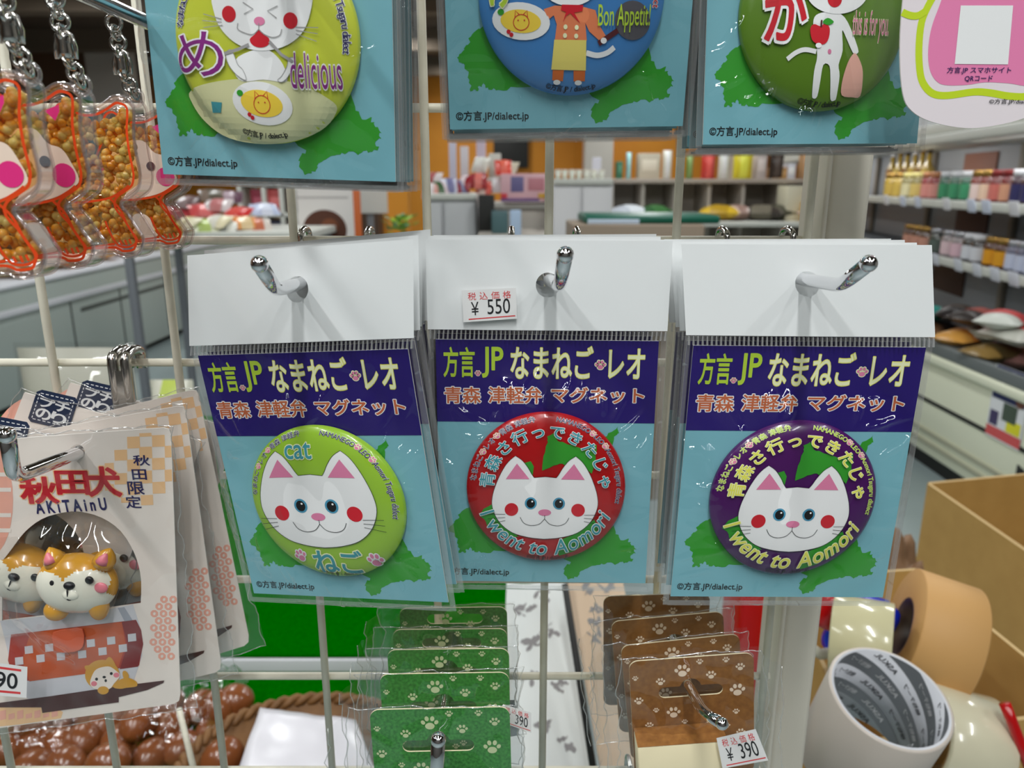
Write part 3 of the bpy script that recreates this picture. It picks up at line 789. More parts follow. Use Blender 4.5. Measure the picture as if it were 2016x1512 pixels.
def hook(label, hole, elbow, tip, r=.0021, base_z=None, bar=None, loop_dx=.0128, ball=1.12, grp='chrome hooks on the wire panel', bigloop=False):
    """hole, elbow, tip: 3D points; the rod runs straight back from the hole to the panel"""
    bx = Vector((hole.x, D_GRID - .0065, hole.z))
    t = thing('display_hook', label, 'hook', bx, (0, 0, 0), grp)
    L = lambda p: Vector(p) - bx
    path = [Vector((0, 0, 0)), L(hole)]
    e = L(elbow); a = (L(hole)-e).normalized()*.005; b = (L(tip)-e).normalized()*.005
    for i in range(9):
        s = i/8; path.append((e+a)*(1-s)**2 + e*2*s*(1-s) + (e+b)*s*s)
    path.append(L(tip))
    mb = MB(); mb.tube(path, r, M_CHROME, 20); mb.obj('rod', t)
    mb = MB(); mb.sphere(L(tip), r*ball, M_CHROME, 20, 12); mb.obj('rounded_tip', t)
    if bar is not None:
        z = bar - bx.z; y = .0065
        for s in (-1, 1):
            p = [(s*loop_dx, y-.0060, z-.055)] + [(s*loop_dx, y-.0060, z)]
            for i in range(9):
                an = math.pi*i/8; p.append((s*loop_dx, y+.0005-.0065*math.cos(an), z+.0028*math.sin(an)+.0018))
            p.append((s*loop_dx, y+.007, z-.004))
            mb = MB(); mb.tube(p, .00125 if not bigloop else .0022, M_STEEL, 10); mb.obj('wire_loop', t)
        mb = MB(); mb.box((-loop_dx-.001, -.0012, z-.048), (loop_dx+.001, .0003, z-.040), M_STEEL)
        if abs(z) > .004: mb.box((-.003, -.0012, min(z, 0)-.005), (.003, .0003, max(z, 0)-.002), M_STEEL)
        mb.obj('back_plate', t)
    return t
BAR = [onY(1000, y, D_GRID).z for y in (211, 474, 717)] + [onY(1000, 1339, D_GRID).z - .0503]
hook('chrome hook with upturned tip holding the lime magnet bags', onY(588, 560, .2460), onY(543, 571, .224), onY(511, 520, .2035), bar=BAR[1])
hook('chrome hook with upturned tip holding the red magnet bags', onY(1082, 553, .2560), onY(1102, 562, .226), onY(1113, 502, .2045), bar=BAR[1])
hook('chrome hook bent to the right holding the purple magnet bags', onY(1584, 551, .2500), onY(1656, 562, .223), onY(1710, 519, .2045), bar=BAR[1])
hook('chrome hook with upright tip in front of the dog figure bags', onY(150, 893, .2610), onY(28, 940, .232), onY(14, 857, .222), r=.0024, bar=BAR[2]+.001, bigloop=True, loop_dx=.0026)
hook('chrome hook with raised tip in front of the green paw print cards', onY(863, 1470, .2280), onY(858, 1548, .2080), onY(863, 1456, .1980), r=.0022, bar=BAR[3])
hook('chrome hook bent to the right in front of the brown paw print cards', onY(1357, 1352, .2560), onY(1384, 1402, .2400), onY(1421, 1424, .2300), r=.0021, bar=BAR[3])
hook('chrome hook the upper left magnets hang from, partly above the picture', onY(560, -95, .239), onY(540, -110, .215), onY(520, -150, .20), bar=BAR[0]+.0503)
hook('chrome hook the orange cat key rings hang from', onY(86, -45, .20), onY(60, -50, .185), onY(40, -90, .17), bar=BAR[0]+.0503)

# ================================================================== cat key rings (amber beads in clear acrylic)
M_ACR = film('clear_acrylic', .045, .5, .04, 30, 0, tint=(.985, .965, .955, 1))
M_ACRE = film('acrylic_edge', .16, .6, .06, 30, 0, tint=(.93, .88, .87, 1), haze=.06)
def amber():
    m = bpy.data.materials.new('amber_bead'); m.use_nodes = True; nt = m.node_tree; b = nt.nodes['Principled BSDF']
    tc = nt.nodes.new('ShaderNodeTexCoord'); n = nt.nodes.new('ShaderNodeTexNoise'); n.inputs['Scale'].default_value = 240
    nt.links.new(tc.outputs['Object'], n.inputs['Vector']); r = nt.nodes.new('ShaderNodeValToRGB')
    r.color_ramp.elements[0].position = .38; r.color_ramp.elements[0].color = (1, .46, .03, 1); r.color_ramp.elements[1].position = .62; r.color_ramp.elements[1].color = (1, .84, .26, 1)
    nt.links.new(n.outputs['Fac'], r.inputs['Fac']); nt.links.new(r.outputs['Color'], b.inputs['Base Color'])
    b.inputs['Roughness'].default_value = .05; b.inputs['Specular IOR Level'].default_value = .8; b.inputs['Transmission Weight'].default_value = .25
    tl = nt.nodes.new('ShaderNodeBsdfTranslucent'); nt.links.new(r.outputs['Color'], tl.inputs['Color'])
    mx = nt.nodes.new('ShaderNodeMixShader'); mx.inputs[0].default_value = .3; nt.links.new(b.outputs[0], mx.inputs[1]); nt.links.new(tl.outputs[0], mx.inputs[2])
    nt.links.new(mx.outputs[0], nt.nodes['Material Output'].inputs['Surface']); return m
M_AMBER = amber()
M_AMBERB = film('amber_back', .05, .4, .1, 40, 0, tint=(1., .72, .34, 1), haze=.10)
M_KLINE = mat('orange_line', S(222, 70, 24, K), .35)
M_KFACE = mat('face_print', S(238, 214, 196, K), .4)
M_KPINK = mat('hot_pink', S(226, 50, 128, K), .35)
def inset(pts, d):
    P = [Vector(p) for p in pts]; n = len(P); o = []
    ar = sum(P[i].x*P[(i+1) % n].y - P[(i+1) % n].x*P[i].y for i in range(n)); sg = 1 if ar > 0 else -1
    for i in range(n):
        t = (P[(i+1) % n]-P[i-1]).normalized(); o.append(P[i] + Vector((-t.y, t.x))*d*sg)
    return o
def keychain():
    Y0 = .22; at = onY(150, 176, Y0)
    t = thing('cat_key_ring', 'cat shaped acrylic key ring with amber beads and pink cheek, second from the left', 'key ring', at + Vector((0, .0035, 0)), (0, 0, 0), 'cat key rings hanging at top left')
    A = lambda px, py: (onY(px, py, Y0)-at).xz
    out = smooth_loop([A(*p) for p in [(62,190),(85,180),(105,167),(122,164),(145,172),(158,190),(160,215),(159,245),(165,290),(173,325),(176,350),(170,375),(150,392),(135,402),(132,412),(148,430),(160,448),(172,465),(184,483),(183,500),(176,518),(160,526),(135,527),(120,520),(95,521),(60,522),(20,515),(-20,512),(-40,490),(-35,450),(-20,420),(-40,390),(-60,350),(-60,290),(-45,240),(-45,190),(-30,168),(-8,165),(15,178),(35,190)]], 4)
    T = .0035
    mb = MB()
    for y in (-T, T): mb.poly(out, lambda u, v: Vector((u, y, v)), M_ACR)
    n = len(out)
    mb.add([Vector((p[0], y, p[1])) for y in (-T, T) for p in out], [(i, (i+1) % n, n+(i+1) % n, n+i) for i in range(n)], M_ACRE, True)
    for y, d, r in ((-T, 0, .0005), (T, 0, .0005), (-T*.6, .0011, .00045)):
        q = inset(out, d); mb.tube([(p[0], y, p[1]) for p in q], r, M_ACRE, 6, closed=True)
    body = mb.obj('acrylic_body', t)
    ins = inset(out, .0021)
    mb = MB(); F0 = lambda u, v, l=0: Vector((u, -T-.0002-.0001*l, v))
    mb.stroke(ins, .00075, lambda u, v: F0(u, v, 2), M_KLINE, True)
    for s in ([(20,404),(60,402),(105,394),(135,378),(150,366)], [(105,395),(130,420),(148,455),(166,482),(167,496),(150,504),(128,501),(112,482),(100,458),(95,446)],
              [(30,515),(60,506),(118,497)], [(136,500),(130,489)], [(147,500),(142,488)], [(157,497),(152,486)]):
        mb.stroke(smooth_loop([A(*p) for p in s], 4, False), .0007, lambda u, v: F0(u, v, 2), M_KLINE)
    mb.obj('orange_outline', body)
    mb = MB()
    mb.poly(smooth_loop([A(*p) for p in [(-45,330),(-20,290),(20,258),(50,252),(72,256),(95,282),(122,293),(142,322),(156,352),(146,368),(105,390),(50,400),(0,398),(-40,370)]], 4), F0, M_KFACE)
    mb.poly(smooth_loop([A(*p) for p in [(50,445),(72,438),(92,450),(104,480),(112,494),(70,500),(48,490)]], 4), F0, M_KFACE)
    for c, r in (((90, 318), 10), ((2, 318), 10)): mb.poly(ell(*A(*c), r*.000153, n=18), lambda u, v: F0(u, v, 2), M_BROWNINK)
    for c, r in (((127, 345), 21), ((-22, 345), 20)): mb.poly(ell(*A(*c), r*.000153, n=22), lambda u, v: F0(u, v, 1), M_KPINK)
    for tr in ([(88,218),(117,206),(118,220),(110,238),(102,230)], [(-10,210),(10,222),(0,238)]): mb.poly([A(*p) for p in tr], lambda u, v: F0(u, v, 1), M_KPINK)
    fp = mb.obj('face_print', body)
    rnd = random.Random(4); mb = MB(); inn = inset(out, .0034); xs = [p[0] for p in inn]; zs = [p[1] for p in inn]; k = 0; tries = 0
    ip = [Vector((p[0], p[1])) for p in inn]
    while k < 420 and tries < 6000:
        tries += 1; q = Vector((rnd.uniform(min(xs), max(xs)), rnd.uniform(min(zs), max(zs))))
        if not inside(q, ip): continue
        k += 1; mb.sphere((q.x, rnd.uniform(-T*.35, T*.5), q.y), rnd.uniform(.0009, .0015), M_AMBER, 10, 7)
    mb.poly(inn, lambda u, v: Vector((u, T*.75, v)), M_AMBERB)
    o = mb.obj('bead_filling', body); o['kind'] = 'stuff'; o['label'] = 'loose amber beads inside the clear body'
    # chain
    cp = [(146,165),(139,146),(126,128),(117,112),(114,92),(112,72),(106,50),(100,26),(94,4),(90,-22)]
    P3 = [Vector((A(*p)[0], 0, A(*p)[1])) for p in cp]
    mb = MB(); mb.tube([P3[0] + Vector((.0026*math.cos(a), 0, .0026*math.sin(a))) for a in [2*math.pi*i/20 for i in range(20)]], .0006, M_ACRE, 8, closed=True); mb.obj('eyelet', t)
    def link(a, b, flat, wd=.0021, r=.00062):
        d = (b-a); L = d.length*.72; d.normalize(); s = Vector((0, 1, 0)) if flat else d.cross(Vector((0, 1, 0))).normalized(); m = (a+b)/2; pts = []
        for i in range(24):
            an = 2*math.pi*i/24; pts.append(m + d*(math.cos(an)*L) + s*(math.sin(an)*wd))
        mb = MB(); mb.tube(pts, r, M_STEEL, 8, closed=True); mb.obj('chain_link', t)
    for i in range(3): link(P3[i], P3[i+1], i % 2 == 0)
    mb = MB(); a, b = P3[3], P3[5]; d = (b-a).normalized(); q = d.to_track_quat('Z', 'Y').to_matrix().to_4x4()
    mb.lathe([(.0008, -.002), (.0019, -.0016), (.0021, .0), (.0019, .002), (.0021, .0024), (.0021, .0042), (.001, .0052)], M_STEEL, 16, Matrix.Translation(a+d*.0018) @ q)
    s = d.cross(Vector((0, 1, 0)))
    mb.tube([a - s*.0026, a - s*.0028 + d*.003, a + d*.006 - s*.002, a + d*.0075, a + d*.006 + s*.002, a + s*.0028 + d*.003, a + s*.0026], .0006, M_STEEL, 8)
    mb.obj('swivel', t)
    for i in range(5, 9): link(P3[i], P3[i+1], i % 2 == 1, .0024)
    return t
kc = keychain()
for dy, rz, nm in ((-.0234, .06, 'cut by the left edge'), (.031, -.10, 'third from the left'), (.064, .06, 'rightmost, beside the yellow magnet bag')):
    c = copy_tree(kc); c.location = kc.location + Vector((0, dy, 0)); c.rotation_euler = (0, 0, rz)
    c['label'] = f'cat shaped acrylic key ring with amber beads, {nm}'
    if dy == .031:
        for ch in [q for p in c.children for q in p.children]:
            if ch.name.startswith('face_print'): bpy.data.objects.remove(ch)

# ================================================================== dog figure packs
M_ACARD = mat('dog_card', S(236, 226, 217, K), .4, coat=.15)
M_OCHRE = mat('ochre_enamel', S(206, 148, 38, K), .22, coat=.5)
M_OCHREP = mat('ochre_print', S(208, 152, 44, K), .4)
M_ENAMW = mat('white_enamel', S(232, 230, 214, K), .22, coat=.5)
M_CHEEK = mat('pink_enamel', S(226, 126, 140, K), .3)
M_PEACH = mat('peach_print', S(240, 196, 146, K), .4)
M_SALMON = mat('salmon_print', S(236, 172, 152, K), .4)
M_BOWL = mat('bowl_red', S(168, 46, 28, K), .35)
M_BOWLD = mat('bowl_dark_red', S(126, 18, 22, K), .35)
M_BOWLO = mat('bowl_orange', S(192, 84, 36, K), .35)
M_MAROON = mat('plate_maroon', S(70, 22, 20, K), .35)
M_LGREY = mat('light_grey_print', S(206, 206, 212, K), .4)
M_MGREY = mat('mid_grey_print', S(160, 164, 176, K), .4)
M_TAB = mat('red_tab', S(214, 96, 60, K), .4)
M_LABEL = mat('label_navy', S(30, 44, 72, K), .4)
AK_Y = .262
AK0 = onY(150, 890, AK_Y)
def A(px, py): q = onY(px, py, AK_Y)-AK0; return Vector((q.x, q.z))
def akita(label, second=False):
    t = thing('dog_figure_pack', label, 'souvenir pack', AK0, (0, 0, 0), 'dog figure souvenir packs at left')
    mb = MB(); P = lambda u, v, l=0: Vector((u, -.00005*l, v))
    outl = [(-38,868),(322,842),(333,845),(337,856),(355,1366),(352,1380),(342,1386),(-20,1436)]
    win = smooth_loop([(4,1105),(22,1082),(48,1048),(82,1022),(120,1010),(155,1007),(200,1019),(238,1046),(264,1088),(276,1128),(278,1160),(277,1188)], 3, False)
    win = [A(*p) for p in [tuple(q) for q in win] + [(140,1206),(4,1222)]]
    holer = [A(*p) for p in ell(152, 890, 15, 15, 20)]
    mb.poly([A(*p) for p in outl], P, M_ACARD, hole=[win, holer])
    q = [P(*A(*p)) for p in outl]; n = len(q)
    mb.add(q + [v + Vector((0, .0005, 0)) for v in q], [(i, (i+1) % n, n+(i+1) % n, n+i) for i in range(n)], M_PAPER_EDGE)
    mb.poly([A(*p) for p in outl], lambda u, v: Vector((u, .0005, v)), M_PAPER_EDGE, hole=[win, holer])
    g = lambda pts, m, l=1, sm=False: mb.poly([A(*p) for p in (smooth_loop(pts, 3) if sm else pts)], lambda u, v: P(u, v, l), m)
    # checks: a clipped board of peach squares
    sq = {0: [1, 3], 1: [0, 2, 4], 2: [1, 3], 3: [0, 2, 4], 4: [1, 3], 5: [0, 2]}
    chk = [(274,853,24,7),(250,860,25,23),(299,857,25,23),(225,886,25,21),(274,880,25,23),(324,878,13,23),(206,912,18,22),(250,905,25,23),(299,902,25,23),(225,932,25,22),(274,927,25,25),(324,925,14,23),(206,954,18,12),(250,950,25,25),(300,949,25,23),(238,980,22,10),(277,975,24,20)]
    for x, y, a, b in chk: g([(x, y), (x+a, y-1), (x+a+1, y+b-1), (x+1, y+b)], M_PEACH)
    bx = lambda x0, y0, x1, y1: (*A(x0, y1), *A(x1, y0))
    for ch, b in zip('秋田限定', ((264,896,293,916),(262,924,287,944),(254,948,282,973),(250,976,276,1000))): text(mb, ch, bx(*b), lambda u, v, l: P(u, v, l+1), M_NAVYINK, None, .015)
    for ch, b in zip('秋田犬', ((46,940,108,990),(116,928,170,972),(177,920,232,976))): text(mb, ch, bx(*b), lambda u, v, l: P(u, v, l+1), M_RED, M_PEACH, .035, .03)
    text(mb, 'A K i T A i n U', bx(72, 984, 208, 1007), lambda u, v, l: P(u, v, l+1), M_NAVYINK, None, .03, rot=.06)
    g([p for p in ell(-20, 985, 46, 110)], M_SALMON)
    for y in (930, 960, 1010, 1040): g([(-40, y), (22, y), (22, y+8), (-40, y+8)], M_ACARD, 2)
    # pattern of rings on the right, honeycomb at the bottom left
    for r_ in range(9):
        for c_ in range(4):
            x, y = 305 + c_*18 + (r_ % 2)*9 - r_*.5, 1180 + r_*14
            if abs(x-338)/44 + 0 < 1 and ((x-345)/48)**2 + ((y-1238)/68)**2 < 1 and x < 343:
                mb.stroke([A(*p) for p in ell(x, y, 5.4, 5.4, 8, rot=22)], .0010, lambda u, v: P(u, v, 1), M_SALMON, True)
    g([(-20,1432),(-20,1398),(60,1378),(105,1388),(124,1402),(120,1414),(40,1426)], M_PEACH, 1)
    for i in range(7): g([(0+i*17, 1400+(i % 2)*6), (12+i*17, 1397+(i % 2)*6), (12+i*17, 1415-i), (0+i*17, 1418-i)], M_SALMON, 2)
    # bowl
    g([(0,1222),(215,1200),(228,1196),(262,1190),(275,1230),(280,1290),(262,1345),(235,1370),(60,1380),(30,1350),(15,1280),(5,1240)], M_LGREY, 1)
    g([(232,1197),(245,1195),(262,1222),(247,1226)], M_MGREY, 2)
    g([(22,1249),(268,1220),(278,1240),(282,1268),(274,1310),(55,1340),(25,1330),(16,1300)], M_BOWL, 2)
    g([(60,1245),(240,1224),(248,1268),(232,1318),(58,1341),(44,1300)], M_BOWLO, 3)
    g([(240,1224),(268,1220),(278,1240),(282,1268),(272,1312),(236,1317),(252,1268)], M_BOWLD, 3)
    for x, y in ((50,1272),(90,1268),(127,1265),(172,1259),(212,1254),(253,1248),(73,1289),(113,1285),(155,1281),(195,1275),(235,1269),(31,1294)):
        g([(x-1, y), (x+15, y-2), (x+16, y+13), (x, y+15)], M_LGREY, 5)
    g([(0,1383),(100,1370),(220,1352),(324,1339),(322,1344),(290,1358),(234,1372),(234,1382),(84,1403),(82,1392),(30,1392),(-20,1392)], M_MAROON, 4)
    # printed puppy
    g(ell(202, 1328, 34, 30), M_OCHREP, 5); g([(170,1318),(168,1310),(180,1310),(186,1318)], M_OCHREP, 5, True); g([(207,1306),(214,1293),(222,1297),(228,1312)], M_OCHREP, 5, True)
    g([(178,1345),(184,1325),(192,1316),(205,1312),(218,1312),(232,1322),(237,1330),(225,1345),(215,1356),(190,1356)], M_ACARD, 6, True)
    for x, y in ((191, 1336), (220, 1325)): g(ell(x, y, 3, 3, 10), M_BLACK, 7)
    g(ell(206, 1332, 3.5, 2.5, 10), M_BLACK, 7); g(ell(209, 1339, 2.5, 3, 10), M_BLACK, 7)
    for x, y in ((186, 1345), (230, 1328)): g(ell(x, y, 6, 5, 12), M_CHEEK, 7)
    g(ell(204, 1358, 11, 8), M_OCHREP, 7); g([(224,1352),(232,1340),(250,1333),(268,1340),(270,1350),(250,1353),(238,1355)], M_OCHREP, 7, True)
    g([(244,1334),(242,1322),(248,1320),(254,1328),(252,1336)], M_OCHREP, 6, True)
    if second:
        g([(-38,868),(322,842),(333,845),(337,856),(345,1000),(-30,1010)], M_ACARD, 8)
    card = mb.obj('printed_card', t)
    # little dog leaning out of the window
    mb = MB(); k = (A(200, 1150)-A(100, 1150)).length/100
    def W(px, py, y): q = onY(px, py, AK_Y + y) - AK0; return Vector((q.x, y, q.z))
    def e(px, py, rx, ry, rd, y, m, s=20):
        """ellipsoid whose front pole sits at depth y"""
        q = W(px, py, y); mb.sphere((q.x, y + rd*k, q.z), (rx*k, rd*k, ry*k), m, s, 14)
    hc = W(153, 1147, -.002); hs = (77*k, .0085, 61*k)
    bm = bmesh.new(); bmesh.ops.create_uvsphere(bm, u_segments=72, v_segments=52, radius=1)
    for v in bm.verts: v.co = Vector((v.co.x*hs[0], v.co.y*hs[1], v.co.z*hs[2]*(1 + .10*(v.co.z < 0)*abs(v.co.x)))) + hc
    bm.verts.index_update(); vs = [v.co.copy() for v in bm.verts]; F2 = {M_OCHRE: [], M_ENAMW: []}
    for f in bm.faces:
        c0 = (f.calc_center_median() - hc)/k; x, z = c0.x, c0.z
        white = c0.y < 0 and any(((x-a)/p)**2 + ((z-b)/q)**2 < 1 for a, b, p, q in ((-2, -24, 73, 40), (-34, 8, 38, 30), (32, 11, 40, 30)))
        F2[M_ENAMW if white else M_OCHRE].append([v.index for v in f.verts])
    for mm in F2: mb.add(vs, F2[mm], mm, True)
    bm.free()
    e(134, 1174, 26, 19, 22, -.0112, M_ENAMW)
    for x, y, tx, ty in ((108,1102,95,1074), (207,1102,222,1070)):
        a, b = W(x, y, -.003), W(tx, ty, -.003); d = (b-a).normalized()
        mb.lathe([(21*k, -.002), (20*k, .0005), (15*k, .0026), (7*k, .0044), (.0001, .0054)], M_OCHRE, 14, Matrix.Translation(a) @ d.to_track_quat('Z', 'Y').to_matrix().to_4x4())
        mb.lathe([(13*k, .0002), (10*k, .002), (4*k, .0036), (.0001, .0042)], M_CHEEK, 12, Matrix.Translation(a + Vector((0, -.0021, 0))) @ d.to_track_quat('Z', 'Y').to_matrix().to_4x4())
    e(103, 1151, 8, 8, 5, -.0098, M_BLACK); e(173, 1145, 8, 8, 5, -.0100, M_BLACK); e(132, 1157, 11, 8, 8, -.0114, M_BLACK); e(134, 1179, 8, 7, 6, -.0108, M_BLACK)
    mb.tube([W(132, 1162, -.0112), W(133, 1174, -.0110)], .0003, M_BLACK, 6)
    e(88, 1174, 10, 13, 5, -.0078, M_CHEEK); e(196, 1160, 13, 11, 5, -.0088, M_CHEEK)
    e(100, 1212, 24, 21, 20, -.0075, M_OCHRE); e(184, 1204, 19, 29, 20, -.0075, M_OCHRE)
    mb.obj('dog_figure', t)['label'] = 'glossy ochre and white puppy figure with pink cheeks'
    mb = MB(); mb.poly([A(*p) for p in smooth_loop([(108,1242),(140,1236),(165,1236),(168,1262),(160,1276),(138,1281),(116,1279),(108,1262)], 2)], lambda u, v: Vector((u, -.0012, v)), M_TAB); mb.obj('red_tab', card, solid=.0005)
    bag(t, [(-52,862),(346,836),(386,1392),(-30,1446)], A, 11, .0095, (155, 1160, 90))
    return t
def bag(t, quad, A, seed, bulge, centre, nx=60, ny=76, name='clear_bag', m=None, back=.0012):
    m = m or M_FILM2; TL, TR, BRr, BL = [A(*p) for p in quad]; c = A(*centre[:2]); R = (A(centre[0]+centre[2], centre[1])-c).length
    mb = MB(); vs = []; fs = []
    for j in range(ny+1):
        for i in range(nx+1):
            s, q = i/nx, j/ny; p = TL.lerp(TR, s).lerp(BL.lerp(BRr, s), q); ed = min(1, min(s, 1-s)*9, min(q, 1-q)*9)
            f = max(0., min(1., (2.0-(p-c).length/R)/1.2)); f = f*f*(3-2*f)
            v = Vector((p.x*50+seed, p.y*36, seed*.7)); wr = mnoise.noise(v)*.0014 + (1-abs(mnoise.noise(v*1.9)))**6*.0012 + mnoise.noise(v*4.1)*.0003
            edge = (1-ed)*(mnoise.noise(Vector((p.x*90, p.y*90, seed)))*.0030 + mnoise.noise(Vector((p.x*260, p.y*260, seed)))*.0012)
            vs.append(Vector((p.x + edge, -.0010 - bulge*f*ed - max(-.0006, wr)*ed, p.y + edge*.6)))
    for j in range(ny):
        for i in range(nx): a = j*(nx+1)+i; fs.append((a, a+nx+1, a+nx+2, a+1))
    mb.add(vs, fs, m, True)
    mb.add([Vector((p.x, back, p.y)) for p in (TL, TR, BRr, BL)], [(0, 3, 2, 1)], M_FILM)
    w_ = nx+1; rim = list(range(w_)) + [j*w_+nx for j in range(1, ny+1)] + [ny*w_+i for i in range(nx-1, -1, -1)] + [j*w_ for j in range(ny-1, 0, -1)]
    mb.tube([vs[i] for i in rim], .00020, M_SEAM, 5, closed=True)
    return mb.obj(name, t)
ak = akita('bagged dog figure card with red kanji, front of the lower left hook')
price_sticker([q for q in ak.children if q.name.startswith('clear_bag')][0], None, [onY(*p, AK_Y-.0112)-AK0 for p in ((-30,1300),(55,1312),(53,1373),(-32,1366))], '390', upper=False, lines=True)['label'] = 'white price sticker with two red lines'
def label_tab(t):
    mb = MB(); P = lambda u, v, l=0: Vector((u, -.0007-.00005*l, v))
    r = [(-15,856),(-7,848),(61,840),(69,847),(75,906),(68,914),(-1,922),(-9,916)]
    mb.poly([A(*p) for p in r], P, M_LABEL)
    q = [A(*p) for p in ((-8,856),(62,848),(68,906),(-2,914))]
    for i in range(4):
        a, b = q[i], q[(i+1) % 4]
        for j in range(7): mb.stroke([a.lerp(b, (j+.2)/7), a.lerp(b, (j+.8)/7)], .00035, lambda u, v: P(u, v, 1), M_GLYPHW)
    for ch, b in zip('プチのり', ((1,862,27,882),(33,858,59,880),(3,886,29,908),(35,884,61,906))): text(mb, ch, (*A(b[0], b[3]), *A(b[2], b[1])), P, M_GLYPHW, None, .03)
    mb.obj('navy_label', [q for q in t.children if q.name.startswith('printed_card')][0])['label'] = 'navy label with a dashed white stitch line'
plain = akita('bagged dog figure card with a navy label, tilted to the left behind the front card', True)
label_tab(plain)
def roll(o, deg, dy, dx=0., dz=0., rz=0.):
    o.location = AK0 + Vector((dx, dy, dz)); o.rotation_euler = (0, math.radians(-deg), math.radians(rz))
def dup(o, label): c = copy_tree(o); c['label'] = label; return c
roll(plain, -19, .0080, -.0100, -.0049)
roll(dup(ak, 'bagged dog figure card tilted to the right just behind the front card'), 6, .0160)
roll(dup(plain, 'bagged dog figure card with a navy label, tilted left, second from the back'), -21, .0228)
roll(dup(ak, 'bagged dog figure card leaning furthest to the right in the stack'), 10, .0310)
roll(dup(plain, 'bagged dog figure card with a navy label, tilted left, last in the stack'), -21, .0375, .0096)
def under(o): return [o] + [q for ch in o.children for q in under(ch)]
for d in [o for o in bpy.data.objects if o.name.startswith('dog_figure_pack') and o != ak]:
    for o in under(d):
        if o.name.startswith('price_sticker'): bpy.data.objects.remove(o)

